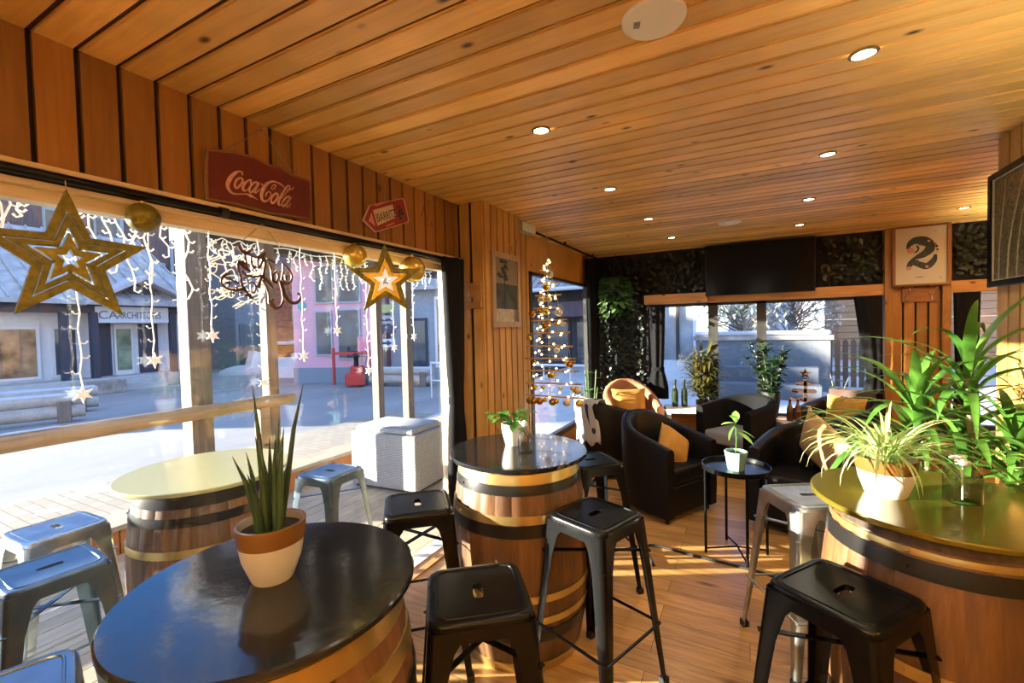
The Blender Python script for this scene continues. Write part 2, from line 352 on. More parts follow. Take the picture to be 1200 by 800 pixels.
SCROLL = [[(1.1269,1.8297,0.0122),(1.1021,1.8166,0.0098),(1.0893,1.7978,0.007),(1.0936,1.777,0.007),(1.1172,1.7627,0.0085),(1.1489,1.7594,0.0094),(1.1783,1.7649,0.0111),(1.2,1.7478,0.009),(1.2181,1.7263,0.0053)],[(1.1001,1.8111,0.0056),(1.1225,1.8078,0.0057),(1.1432,1.7951,0.0065),(1.1646,1.7896,0.0073)],[(1.1668,1.8846,0.0096),(1.1604,1.862,0.0088),(1.1666,1.8372,0.0081),(1.1727,1.8085,0.0074),(1.1754,1.7831,0.0081),(1.1895,1.7656,0.0097)],[(1.164,1.9497,0.0081),(1.1815,1.9303,0.0119),(1.2035,1.9242,0.0136),(1.2193,1.9394,0.0061)],[(1.2035,1.9242,0.0091),(1.2222,1.9155,0.0069),(1.2452,1.911,0.007),(1.2692,1.9198,0.0197),(1.286,1.9374,0.0096)],[(1.1923,1.9245,0.009),(1.195,1.8991,0.0075),(1.1996,1.8738,0.0083)],[(1.2221,1.9137,0.0069),(1.2192,1.8909,0.0069),(1.2279,1.8695,0.0077),(1.2392,1.8613,0.0077)],[(1.1667,1.8828,0.0125),(1.1827,1.8718,0.026),(1.1971,1.8587,0.0173),(1.2134,1.8437,0.0053),(1.2102,1.8564,0.0045)],[(1.1743,1.8453,0.0074),(1.1921,1.8286,0.0082),(1.2183,1.8236,0.0076),(1.2455,1.8261,0.0085),(1.2655,1.8317,0.0094),(1.281,1.8178,0.0151),(1.3046,1.7965,0.0121),(1.3163,1.7779,0.0065)],[(1.1801,1.8091,0.0059),(1.1954,1.8178,0.0052),(1.2056,1.7927,0.006),(1.2249,1.798,0.0061),(1.2358,1.78,0.0069),(1.2269,1.7531,0.0069),(1.2157,1.7599,0.0053),(1.215,1.7897,0.0053)],[(1.253,1.9101,0.0094),(1.2481,1.8868,0.0078),(1.255,1.8649,0.0086),(1.2679,1.8892,0.0079),(1.2768,1.9093,0.0111),(1.2839,1.8872,0.0095),(1.2765,1.8557,0.0087),(1.2734,1.8286,0.0111)],[(1.293,1.9114,0.0072),(1.3174,1.9028,0.0089),(1.3339,1.8969,0.0058)],[(1.3004,1.893,0.0072),(1.3117,1.8671,0.0081),(1.3146,1.8362,0.0081),(1.3178,1.8131,0.0089),(1.3386,1.8069,0.0091)],[(1.3322,1.8555,0.0066),(1.3188,1.8366,0.0065),(1.322,1.8135,0.0065),(1.3345,1.8106,0.0066),(1.3439,1.8311,0.0066),(1.3405,1.8524,0.0066),(1.3322,1.8555,0.0066)],[(1.3664,1.9067,0.0067),(1.3747,1.8977,0.0059),(1.4024,1.8727,0.0077),(1.4171,1.8457,0.0078),(1.409,1.8166,0.0086),(1.3818,1.8043,0.0119),(1.3646,1.813,0.0234)],[(1.3725,1.8975,0.0059),(1.371,1.8614,0.0067),(1.365,1.821,0.0126)],[(1.3836,1.8466,0.0093),(1.3848,1.8226,0.0102)],[(1.3561,1.8163,0.015),(1.3656,1.7852,0.0151),(1.3751,1.7497,0.016),(1.3961,1.7226,0.0154),(1.4275,1.7157,0.0131),(1.4513,1.729,0.0115),(1.457,1.7542,0.0089),(1.4389,1.7655,0.007)],[(1.2687,1.8129,0.0071),(1.2838,1.7872,0.0064),(1.2944,1.7493,0.0064),(1.2949,1.7105,0.0072)],[(1.3554,1.8003,0.0058),(1.3628,1.769,0.0067),(1.3655,1.7293,0.0075),(1.3511,1.6968,0.0091),(1.3251,1.6881,0.0123),(1.3052,1.7109,0.0226),(1.3185,1.731,0.0073)],[(1.2474,1.777,0.0194),(1.2566,1.8081,0.0094),(1.2654,1.8279,0.0094)],[(1.1255,1.7528,0.0032),(1.1464,1.7425,0.0033)],[(1.1357,1.7592,0.0032),(1.1362,1.7362,0.0032)],[(1.1251,1.742,0.0032),(1.1469,1.7534,0.0033)],[(1.2033,1.7353,0.0034),(1.2257,1.7244,0.0034)],[(1.2142,1.7418,0.0034),(1.2147,1.7179,0.0034)],[(1.2028,1.7241,0.0034),(1.2262,1.7357,0.0034)],[(1.1831,1.7453,0.0033),(1.2051,1.7346,0.0034)],[(1.1938,1.7518,0.0034),(1.1943,1.7282,0.0034)],[(1.1826,1.7342,0.0033),(1.2056,1.7458,0.0034)],[(1.1097,1.7928,0.0032),(1.1303,1.783,0.0032)],[(1.1197,1.7993,0.0032),(1.1202,1.7765,0.0032)],[(1.1093,1.7821,0.0032),(1.1307,1.7938,0.0032)],[(1.1406,1.7754,0.0032),(1.1618,1.7653,0.0033)],[(1.1509,1.782,0.0033),(1.1514,1.7588,0.0033)],[(1.1402,1.7646,0.0032),(1.1623,1.7763,0.0033)],[(1.1044,1.7906,0.0032),(1.1249,1.7808,0.0032)],[(1.1144,1.7971,0.0032),(1.1148,1.7743,0.0032)],[(1.104,1.7799,0.0032),(1.1253,1.7915,0.0032)],[(1.156,1.7565,0.0033),(1.1775,1.7461,0.0033)],[(1.1665,1.763,0.0033),(1.167,1.7397,0.0033)],[(1.1556,1.7456,0.0033),(1.178,1.7572,0.0033)]]
LAMP_W, SUN_W, SUN_EL, SKY_S, EXPO = 9, 34.0, 9, 2.0, 0.38
FILL_W, FILL_Z = 520, 1.15

# ------------------------------------------------------------------ the room
def floor_mat():
    m, nt, out = newmat('oak_floor'); lk = nt.links.new
    b = N(nt, 'ShaderNodeBsdfPrincipled', Roughness=.3); lk(b.outputs[0], out.inputs[0])
    tc = N(nt, 'ShaderNodeTexCoord')
    br = N(nt, 'ShaderNodeTexBrick', Scale=1.0); lk(tc.outputs['Object'], br.inputs['Vector'])
    br.offset = .37; br.inputs['Brick Width'].default_value = 1.15; br.inputs['Row Height'].default_value = .135
    br.inputs['Mortar Size'].default_value = .0016; br.inputs['Mortar Smooth'].default_value = .3
    br.inputs['Color1'].default_value = (0, 0, 0, 1); br.inputs['Color2'].default_value = (1, 1, 1, 1); br.inputs['Mortar'].default_value = (.5, .5, .5, 1)
    off = N(nt, 'ShaderNodeVectorMath', operation='SCALE'); off.inputs['Scale'].default_value = 9; lk(br.outputs['Color'], off.inputs[0])
    ad = N(nt, 'ShaderNodeVectorMath', operation='ADD'); lk(tc.outputs['Object'], ad.inputs[0]); lk(off.outputs[0], ad.inputs[1])
    mp = N(nt, 'ShaderNodeMapping'); mp.inputs['Scale'].default_value = (.09, 1, 1); lk(ad.outputs[0], mp.inputs[0])
    n1 = N(nt, 'ShaderNodeTexNoise', Scale=26, Detail=6, Roughness=.65, Distortion=1.2); lk(mp.outputs[0], n1.inputs['Vector'])
    r1 = ramp(nt, [(.28, (.34, .17, .045)), (.5, (.58, .32, .10)), (.72, (.70, .42, .15))], n1.outputs[0])
    sep = N(nt, 'ShaderNodeSeparateColor'); lk(br.outputs['Color'], sep.inputs[0])
    mr = N(nt, 'ShaderNodeMapRange'); lk(sep.outputs[0], mr.inputs[0])
    mr.inputs[3].default_value = .72; mr.inputs[4].default_value = 1.2
    sc = N(nt, 'ShaderNodeVectorMath', operation='SCALE'); lk(r1.outputs[0], sc.inputs[0]); lk(mr.outputs[0], sc.inputs['Scale'])
    vo = N(nt, 'ShaderNodeTexVoronoi', Scale=1.0)
    mk = N(nt, 'ShaderNodeMapping'); mk.inputs['Scale'].default_value = (1.7, 6, 6); lk(ad.outputs[0], mk.inputs[0]); lk(mk.outputs[0], vo.inputs['Vector'])
    rk = ramp(nt, [(.05, (.8, .8, .8)), (.16, (0, 0, 0))], vo.outputs['Distance'])
    mx = N(nt, 'ShaderNodeMix', data_type='RGBA'); lk(rk.outputs[0], mx.inputs[0]); lk(sc.outputs[0], mx.inputs[6]); mx.inputs[7].default_value = (.07, .025, .008, 1)
    my = N(nt, 'ShaderNodeMix', data_type='RGBA'); lk(br.outputs['Fac'], my.inputs[0]); lk(mx.outputs[2], my.inputs[6]); my.inputs[7].default_value = (.06, .025, .01, 1)
    lk(my.outputs[2], b.inputs['Base Color'])
    bp = N(nt, 'ShaderNodeBump', Strength=.08, Distance=.003); lk(n1.outputs[0], bp.inputs['Height']); lk(bp.outputs[0], b.inputs['Normal'])
    return m
GROOVE = mat('groove', (.016, .008, .004), .8)
GROOVE_C = mat('groove_brown', (.055, .022, .007), .7)
DARKWALL = mat('dark_wall', (.012, .011, .011), .9)
XL, YF, ZC = -1.95, 6.1, 2.52
XR, YR = 1.2, 3.37
XE = 2.62
YB = -2.2
struct('floor', MB().box(-1.97, XE, YB, YF + .2, -.06, 0), floor_mat())
edges = [.553 + .1123 * k for k in range(-25, 60)]
mb = MB()
for e in edges:
    y0, y1 = e + .023, e + .1123
    if y0 > YF: continue
    # bevelled board: a thin lip on the far side shows as a second line in each joint
    mb.box(-1.97, XE, y0, min(y1, YF) , ZC, ZC + .013)
    mb.box(-1.97, XE, y0 - .005, y0 + .002, ZC + .008, ZC + .0115)
ceil = struct('ceiling', mb, PINE_X)
struct('ceiling_backing', MB().box(-2.0, XE + .1, YB - .1, YF + .2, ZC + .0125, ZC + .06), GROOVE_C, parent=ceil)
def planks_y(mb, x0, x1, ya, yb, z0, z1, pitch=.1123, gap=.0165, first=None):
    y = first if first is not None else ya
    while y < yb - .005:
        a, b_ = max(ya, y + gap), min(yb, y + pitch)
        if b_ - a > .008: mb.box(x0, x1, a, b_, z0, z1)
        y += pitch
def planks_x(mb, y0, y1, xa, xb, z0, z1, pitch=.1123, gap=.0135):
    x = xa
    while x < xb - .005:
        mb.box(x, min(xb, x + pitch - gap), y0, y1, z0, z1); x += pitch
# header over the long window
mb = MB(); planks_y(mb, -1.97, XL, YB, 2.85, 2.105, ZC, first=edges[0])
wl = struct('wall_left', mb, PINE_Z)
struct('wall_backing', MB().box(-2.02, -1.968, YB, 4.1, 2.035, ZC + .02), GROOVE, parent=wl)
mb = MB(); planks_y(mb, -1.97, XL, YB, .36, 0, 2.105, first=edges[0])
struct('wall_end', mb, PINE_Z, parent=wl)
struct('end_core', MB().box(-2.04, -1.968, YB, .355, 0, 2.105), GROOVE, parent=wl)
# pier
mb = MB()
for a, b_ in ((-2.03, -1.955), (-1.925, -1.85), (-1.82, -1.73)): mb.box(a, b_, 2.85, 2.87, 0, ZC)
planks_y(mb, -1.75, -1.73, 2.87, 3.47, 0, ZC, pitch=.1, gap=.020)
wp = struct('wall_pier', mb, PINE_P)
struct('pier_core', MB().box(-2.03, -1.747, 2.868, 3.45, 0, ZC), GROOVE, parent=wp)
# wall between pier and second window, band above that window
mb = MB(); planks_y(mb, -1.97, XL, 3.47, 4.1, 0, ZC, pitch=.1123)
mb.box(-1.97, XL, 4.1, YF, 2.14, ZC)
mb.box(-1.97, XL, 4.1, YF, 0, .3)
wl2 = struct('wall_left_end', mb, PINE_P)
struct('end_backing', MB().box(-2.03, -1.968, 3.45, 4.1, 0, 2.105).box(-2.03, -1.968, 4.1, YF + .1, 2.13, ZC), GROOVE, parent=wl2)
# far wall: dark panels, wooden sill wall, plank panel
mb = MB().box(-2.0, -1.17, YF, YF + .2, 0, ZC).box(-1.17, 1.28, YF, YF + .2, 1.95, ZC).box(1.8, XE, YF, YF + .2, 1.93, ZC)
wf = struct('wall_far', mb, DARKWALL)
struct('sill_wall', MB().box(-1.17, 1.28, YF - .06, YF + .2, 0, .42).box(1.8, XE, YF - .06, YF + .2, 0, .42), PINE_XT, parent=wf)
mb = MB().box(1.28, 1.345, 6.0, 6.1, 0, ZC).box(1.735, 1.8, 6.0, 6.1, 0, ZC)
planks_x(mb, 6.04, 6.06, 1.345, 1.735, 0, ZC, pitch=.1, gap=.018)
wpl = struct('wall_panel', mb, PINE_Z)
struct('panel_core', MB().box(1.29, 1.79, 6.06, 6.3, 0, ZC), GROOVE, parent=wpl)
# right wall near the camera, its return, and the far side wall
mb = MB(); planks_y(mb, XR, XR + .02, YB, YR, 0, ZC, first=YR - 60 * .1123 + .0)
mb.box(XR + .0, XE, YR - .004, YR + .015, 0, ZC)
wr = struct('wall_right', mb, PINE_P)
struct('right_backing', MB().box(XR + .018, XR + .08, YB, YR - .002, 0, ZC), GROOVE, parent=wr)
struct('wall_side', MB().box(XE, XE + .08, YR, YF + .1, 0, ZC + .02), PINE_Z)
mb = MB(); planks_x(mb, YB - .02, YB, -1.97, XR, 0, ZC)
wb = struct('wall_back', mb, DARKWALL)
struct('back_backing', MB().box(-2.0, XR + .1, YB - .08, YB - .018, 0, ZC + .02), GROOVE, parent=wb)
# lintel beam across the far window (left half stands a little lower and proud)
struct('trim_1', MB().box(-1.19, -.43, 5.98, 6.1, 1.835, 1.955).box(-.43, 1.28, 6.02, 6.1, 1.83, 1.945).box(1.8, XE, 6.02, 6.1, 1.82, 1.94), PINE_XT, bevel=.003)

FRAME_DK = mat('dark_frame', (.035, .033, .03), .5)
FRAME_PALE = wood('pale_trim', (.62, .47, .27), (.72, .58, .37), (.78, .66, .46), 'Y', .45, knots=False, island=.05)
def window(name):
    o = bpy.data.objects.new(name, None); COL.objects.link(o); o['kind'] = 'structure'; return o
w1 = window('window_1')
struct('window_frame', MB().box(-1.95, -1.915, .3, 2.83, 2.092, 2.108).box(-1.97, -1.925, .3, 2.83, 2.040, 2.056).box(-2.02, -1.955, .36, 2.83, 2.0, 2.04)
       .box(-2.03, -1.95, 2.70, 2.84, 0, 2.04).box(-2.03, -1.95, .355, .385, 0, 2.04), FRAME_PALE, parent=w1)
struct('window_track', MB().box(-2.05, -1.95, .36, 2.77, -.02, .018), WHITEPL, parent=w1)
struct('pane', MB().box(-2.003, -1.997, .385, 2.77, .018, 2.0), GLASSP, parent=w1)
w2 = window('window_2')
struct('window_frame', MB().box(-2.0, -1.94, 4.1, 4.16, .3, 2.14).box(-2.0, -1.94, 5.93, 5.99, .3, 2.14).box(-2.0, -1.94, 4.1, 6.0, .3, .36).box(-2.0, -1.94, 4.1, 6.0, 2.11, 2.14), FRAME_DK, parent=w2)
struct('pane', MB().box(-1.98, -1.975, 4.15, 5.94, .35, 2.12), GLASSP, parent=w2)
w3 = window('window_3')
struct('window_frame', MB().box(-1.17, -1.10, 6.20, 6.28, .42, 1.84).box(1.21, 1.28, 6.20, 6.28, .42, 1.84).box(-.44, -.33, 6.20, 6.28, .42, 1.84).box(.1, .2, 6.20, 6.28, .42, 1.84)
       .box(-1.17, 1.28, 6.20, 6.28, .42, .47).box(-1.17, 1.28, 6.20, 6.28, 1.8, 1.84), FRAME_DK, parent=w3)
struct('pane', MB().box(-1.1, 1.21, 6.24, 6.245, .47, 1.81), GLASSP, parent=w3)
struct('window_sill', MB().box(-1.17, 1.28, 5.99, 6.2, .42, .45), PINE_XT, parent=w3)
w4 = window('window_4')
struct('window_frame', MB().box(1.8, 1.86, 6.20, 6.28, .42, 1.84).box(2.55, XE, 6.20, 6.28, .42, 1.84).box(1.8, XE, 6.20, 6.28, .42, .47), FRAME_DK, parent=w4)
struct('pane', MB().box(1.85, 2.56, 6.24, 6.245, .47, 1.84), GLASSP, parent=w4)
# floor edge strip by the long window
struct('trim_2', MB().box(-1.97, -1.87, .36, 2.85, -.01, .012), PINE_Y)

# ------------------------------------------------------------------ outside: terrace
GZ, DZ = -.36, -.10
def ground_mat():
    m, nt, out = newmat('street'); lk = nt.links.new
    b = N(nt, 'ShaderNodeBsdfPrincipled', Roughness=.75); lk(b.outputs[0], out.inputs[0])
    tc = N(nt, 'ShaderNodeTexCoord')
    n1 = N(nt, 'ShaderNodeTexNoise', Scale=.9, Detail=5, Roughness=.6); 
    mp = N(nt, 'ShaderNodeMapping'); mp.inputs['Scale'].default_value = (.55, .25, 1); mp.inputs['Rotation'].default_value = (0, 0, .5); lk(tc.outputs['Object'], mp.inputs[0]); lk(mp.outputs[0], n1.inputs['Vector'])
    r1 = ramp(nt, [(.3, (.20, .195, .19)), (.6, (.29, .28, .27))], n1.outputs[0])
    r2 = ramp(nt, [(.64, (0, 0, 0)), (.69, (1, 1, 1))], n1.outputs[0])
    mx = N(nt, 'ShaderNodeMix', data_type='RGBA'); lk(r2.outputs[0], mx.inputs[0]); lk(r1.outputs[0], mx.inputs[6]); mx.inputs[7].default_value = (.52, .52, .52, 1)
    lk(mx.outputs[2], b.inputs['Base Color'])
    return m
def paving_mat():
    m, nt, out = newmat('paving'); lk = nt.links.new
    b = N(nt, 'ShaderNodeBsdfPrincipled', Roughness=.8); lk(b.outputs[0], out.inputs[0])
    tc = N(nt, 'ShaderNodeTexCoord')
    br = N(nt, 'ShaderNodeTexBrick', Scale=1.0); lk(tc.outputs['Object'], br.inputs['Vector'])
    br.inputs['Brick Width'].default_value = .24; br.inputs['Row Height'].default_value = .12; br.inputs['Mortar Size'].default_value = .006
    br.inputs['Color1'].default_value = (.27, .23, .17, 1); br.inputs['Color2'].default_value = (.33, .285, .215, 1); br.inputs['Mortar'].default_value = (.17, .14, .105, 1)
    n1 = N(nt, 'ShaderNodeTexNoise', Scale=1.3, Detail=4); lk(tc.outputs['Object'], n1.inputs['Vector'])
    r2 = ramp(nt, [(.66, (0, 0, 0)), (.70, (1, 1, 1))], n1.outputs[0])
    mx = N(nt, 'ShaderNodeMix', data_type='RGBA'); lk(r2.outputs[0], mx.inputs[0]); lk(br.outputs[0], mx.inputs[6]); mx.inputs[7].default_value = (.48, .48, .48, 1)
    lk(mx.outputs[2], b.inputs['Base Color'])
    return m
SNOW = mat('snow', (.46, .46, .47), .85, 0, var=.06, vscale=3, bump=.3, bscale=6)
struct('ground', MB().box(-90, 60, -40, 90, GZ - .1, GZ), ground_mat())
struct('pavement', MB().box(-7.4, -4.45, -6, 8, GZ, GZ + .06), paving_mat())
mb = MB()
y = -1.6
mb2 = MB()
x = -4.29
while x < -2.06:
    mb2.box(x, min(x + .14, -2.055), -1.6, 6.2, DZ - .04, DZ); x += .147
dk = struct('terrace_deck', mb2, DECKW)
struct('deck_base', MB().box(-4.3, -2.05, -1.6, 6.2, GZ, DZ - .04), mat('deck_base', (.03, .025, .02), .9), parent=dk)
mb = MB()
for k in range(20): mb.box(-4.34, -4.30, -1.6 + k*.4, -1.6 + k*.4 + .39, GZ, .09)
pl = struct('terrace_plinth', mb, PINE_Y if False else PLINTHW)
struct('plinth_cap', MB().box(-4.62, -4.27, -1.6, 6.2, .09, .13), DECKW, bevel=.004, parent=pl)
struct('plinth_back', MB().box(-4.6, -4.34, -1.6, 6.2, GZ, .09), PLINTHW, parent=pl)
struct('wall_sun_block', MB().box(-2.5, -2.05, .2, .34, GZ, 2.8), PINE_Z)  # unseen wing wall added to keep the low sun off the front tables
# weathered posts carrying the terrace roof
posts = [(2.14, 2.32, .17, 'weathered timber post beside the outdoor barrel, leftmost of the posts outside the window'),
         (2.86, 2.97, .12, 'slim weathered timber post behind the brown scroll ornament, by the end of the rail'),
         (4.44, 4.54, .12, 'pale weathered timber post behind the small gold star, left one of the close pair'),
         (5.03, 5.15, .12, 'grey weathered timber post nearest the tied black curtain, right one of the close pair')]
for y0, y1, w, lab in posts:
    p = obj('timber_post', MB().box(-w/2, w/2, -(y1-y0)/2, (y1-y0)/2, 0, 2.63), GREYW_Z, loc=(-4.3 - w/2 if y0 < 4 else -4.42, (y0+y1)/2, .13), bevel=.008, smooth=30)
    tag(p, lab, 'post', 'timber posts of the terrace')
ROOFDK = mat('roof_boards', (.045, .043, .045), .8, 0, var=.3, vscale=6)
mb = MB()
for k in range(11): mb.box(-4.75 + k*.247, -4.75 + k*.247 + .24, 2.28, 6.3, 2.83, 2.86)
rf = struct('terrace_roof', mb, ROOFDK)
struct('roof_beam', MB().box(-4.78, -4.62, 2.25, 6.3, 2.46, 2.86).box(-4.5, -4.34, 2.28, 6.2, 2.76, 2.83), ROOFDK, parent=rf)
struct('white_rafter', MB().box(-4.95, -2.05, 2.22, 2.30, 2.74, 2.86), WHITEP, parent=rf)
# wooden rail with its posts
t = thing('hand_rail', 'golden log hand rail ending in mid-air beyond the window, dusted with snow', 'rail', (-4.215, 1.0, DZ))
mb = MB(); mb.tube([(-.0, -2.6, 1.01), (0, 0, 1.005), (0, 1.9, 1.0), (0, 2.06, .995), (0, 2.09, .995)], [.062, .062, .06, .05, .02], 12)
obj('rail_beam', mb, RAILW, t)
for yy in (-1.6, 1.72): obj('rail_post', MB().box(-.05, .05, yy - .05, yy + .05, 0, .96), RAILW, t, bevel=.006)
obj('snow_dusting', MB().rings([[(-.03 + .03*sin(k*1.7)*.3, -2.4 + k*.14, 1.066), (0, -2.4 + k*.14, 1.074), (.03, -2.4 + k*.14, 1.064)] for k in range(20)], False, False, closed=False), SNOW, t)
# wicker storage box with raised lid
WICK = None
def wick_mat():
    m, nt, out = newmat('wicker'); lk = nt.links.new
    b = N(nt, 'ShaderNodeBsdfPrincipled', Roughness=.6); lk(b.outputs[0], out.inputs[0])
    tc = N(nt, 'ShaderNodeTexCoord')
    sp = N(nt, 'ShaderNodeSeparateXYZ'); lk(tc.outputs['Object'], sp.inputs[0])
    ad = N(nt, 'ShaderNodeMath', operation='ADD'); lk(sp.outputs[0], ad.inputs[0]); lk(sp.outputs[1], ad.inputs[1])
    cb = N(nt, 'ShaderNodeCombineXYZ'); lk(ad.outputs[0], cb.inputs[0]); lk(sp.outputs[2], cb.inputs[1])
    mp = N(nt, 'ShaderNodeMapping'); mp.inputs['Rotation'].default_value = (0, 0, .0); lk(cb.outputs[0], mp.inputs[0])
    br = N(nt, 'ShaderNodeTexBrick', Scale=1.0); lk(mp.outputs[0], br.inputs['Vector'])
    br.inputs['Brick Width'].default_value = .034; br.inputs['Row Height'].default_value = .017; br.inputs['Mortar Size'].default_value = .003
    br.inputs['Color1'].default_value = (.44, .45, .44, 1); br.inputs['Color2'].default_value = (.52, .53, .52, 1); br.inputs['Mortar'].default_value = (.2, .2, .2, 1)
    lk(br.outputs[0], b.inputs['Base Color'])
    bp = N(nt, 'ShaderNodeBump', Strength=.4, Distance=.004); bp.invert = True; lk(br.outputs['Fac'], bp.inputs['Height']); lk(bp.outputs[0], b.inputs['Normal'])
    return m
WICK = wick_mat()
t = thing('wicker_box', 'pale grey wicker storage box with a domed lid on the terrace deck', 'box', (-3.36, 3.74, DZ), .06)
mb = MB(); mb.box(-.47, .38, -.27, .28, .03, .60); obj('body', mb, WICK, t, bevel=.015)
mb = MB()
mb.rings([[(-.41, -.25, .605), (.33, -.25, .605), (.33, .26, .605), (-.41, .26, .605)], [(-.41, -.25, .65), (.33, -.25, .65), (.33, .26, .65), (-.41, .26, .65)], [(-.38, -.21, .67), (.30, -.21, .67), (.30, .23, .67), (-.38, .23, .67)]])
obj('lid', mb, WICK, t, bevel=.01)
for sx in (-.42, .33):
    for sy in (-.22, .23): obj('foot', MB().lathe([(.02, 0), (.024, .03)], 10, (sx, sy, 0)), BLACKMATT, t)
t.location.z = DZ + .0

# ------------------------------------------------------------------ outside: the street
SLATE = mat('snowy_tiles', (.40, .385, .37), .8, 0, var=.25, vscale=3)
GREYFAC = mat('grey_render', (.72, .72, .70), .8, 0, var=.05)
NAVY = mat('navy_paint', (.03, .045, .07), .5)
DKGLASS = mat('shop_glass', (.05, .07, .085), .05, 0, var=.6, vscale=1.2, coat=.5)
WARMGLASS = mat('shop_interior', (.35, .20, .10), .3, 0, var=.8, vscale=1.6)
BROWNFAC = mat('brown_boards', (.14, .10, .095), .85, 0, var=.3, vscale=3, stretch=(1, 9, .3))
PINKFAC = mat('pink_render', (.74, .40, .44), .85, 0, var=.05)
ORANGEFAC = mat('orange_planks', (.42, .24, .12), .8, 0, var=.2, vscale=5, stretch=(.3, .3, 6))
STONE = mat('stone', (.35, .31, .26), .9, 0, var=.3, vscale=4)
# building of the architects: low, with a colonnade and a tiled roof carrying snow
BX = -21
B = thing('office_building', 'low pale office building with navy pillars and snowy tiled roof across the street', 'building', (BX, 7.5, GZ))
def P(dx0, dx1, y0, y1, z0, z1): return (dx0, dx1, y0 - 7.5, y1 - 7.5, z0 - GZ, z1 - GZ)
obj('wall', MB().box(*P(-4.6, -.7, -1, 10.4, GZ, 2.9)), GREYFAC, B)
obj('terrace_step', MB().box(*P(-.7, .45, -1, 10.6, GZ, .12)).box(*P(.45, .9, -1, 9.2, GZ, -.1)), mat('pale_planks', (.5, .49, .46), .8, 0, var=.2, vscale=4, stretch=(1, 1, 14)), B)
obj('fascia', MB().box(*P(-.4, .1, -1, 10.5, 2.48, 2.86)), NAVY, B)
rf2 = MB().add([(.7, -8.5, 2.75-GZ), (.7, 3.1, 2.75-GZ), (-4.5, 3.1, 6.0-GZ), (-4.5, -8.5, 6.0-GZ), (.7, -8.5, 2.9-GZ), (.7, 3.1, 2.9-GZ), (-4.5, 3.1, 6.1-GZ), (-4.5, -8.5, 6.1-GZ)],
               [(0, 1, 2, 3), (4, 7, 6, 5), (0, 4, 5, 1), (1, 5, 6, 2), (2, 6, 7, 3), (3, 7, 4, 0)])
obj('roof', rf2, SLATE, B)
mb = MB()
for k in range(26): mb.bar((.72 - .0, -8.4 + k*.46, 2.93-GZ), (-4.4, -8.4 + k*.46, 6.13-GZ), .04, .05)
obj('roof_ribs', mb, SLATE, B)
# porch gable over the sign
g = MB()
g.prism([(6.9, 2.72), (8.7, 3.75), (10.7, 2.72), (10.7, 2.86), (8.7, 3.92), (6.9, 2.86)], 1.6, lambda u, v, w: (.75 - w, u - 7.5, v - GZ))
obj('porch_roof', g, SNOW, B)
g = MB().prism([(7.2, 2.72), (8.7, 3.55), (10.4, 2.72)], .1, lambda u, v, w: (.2 - w, u - 7.5, v - GZ))
obj('porch_gable', g, NAVY, B)
for yy in (6.5, 7.3, 9.8): obj('pillar', MB().box(*P(.0, .22, yy-.11, yy+.11, .1, 2.5)), NAVY, B, bevel=.01)
for yy, w, mtl in ((5.5, 1.0, WARMGLASS), (6.75, .55, DKGLASS), (4.2, 1.2, WARMGLASS)):
    f = obj('window', MB().box(*P(-.72, -.62, yy-w/2-.1, yy+w/2+.1, .2, 2.0)), WHITEP, B)
    obj('window_glass', MB().box(*P(-.66, -.6, yy-w/2, yy+w/2, .3, 1.92)), mtl, f)
obj('door', MB().box(*P(-.72, -.6, 7.55, 8.05, .12, 2.15)), NAVY, B)
f = obj('window', MB().box(*P(-.72, -.62, 8.15, 8.75, .1, 2.1)), WHITEP, B); obj('window_glass', MB().box(*P(-.66, -.6, 8.22, 8.68, .3, 1.9)), mat('green_glass', (.25, .32, .2), .2, 0, var=.5, vscale=2), f)
f = obj('window', MB().box(*P(-.72, -.62, 8.95, 9.6, .1, 2.1)), NAVY, B); obj('window_glass', MB().box(*P(-.66, -.6, 9.05, 9.5, .3, 1.9)), DKGLASS, f)
sg = obj('sign_board', MB().box(*P(.12, .17, 7.35, 9.65, 2.12, 2.72)), mat('sign_white', (.66, .69, .72), .6), B)
def text(body, size, M, m, parent, ext=.003, name='lettering', sx=1):
    c = bpy.data.curves.new(name, 'FONT'); c.body = body; c.size = size; c.extrude = ext; c.align_x = 'LEFT'; c.space_character = sx
    o = bpy.data.objects.new(name, c); COL.objects.link(o)
    dg = bpy.context.evaluated_depsgraph_get()
    me = bpy.data.meshes.new_from_object(o.evaluated_get(dg)); 
    bpy.data.objects.remove(o)
    mo = bpy.data.objects.new(name, me); COL.objects.link(mo); me.materials.clear(); me.materials.append(m)
    me.transform(M)
    if parent: mo.parent = parent
    return mo
def facing_x(x, y, z):   # text plane facing +X, reading towards +Y
    return Matrix(((0, 0, 1, x), (1, 0, 0, y), (0, 1, 0, z), (0, 0, 0, 1)))
SIGNGREY = mat('sign_grey', (.14, .16, .18), .5)
text('CA', .42, facing_x(.175, 7.42 - 7.5, 2.27 - GZ), SIGNGREY, B, .01)
text('ARCHITECTES', .36, facing_x(.175, 7.98 - 7.5, 2.28 - GZ) @ Matrix.Diagonal((.62, 1, 1, 1)), SIGNGREY, B, .01)
for yy, w in ((7.0, 1.3), (10.0, .8)):
    pb = obj('planter_box', MB().box(-.3, .3, -w/2, w/2, 0, .45), STONE, loc=(BX + 1.2, yy, GZ), bevel=.02)
    tag(pb, 'brown planter box at the foot of the %s navy pillar' % ('middle' if yy < 8 else 'right-hand'), 'planter', 'planter boxes by the office building')
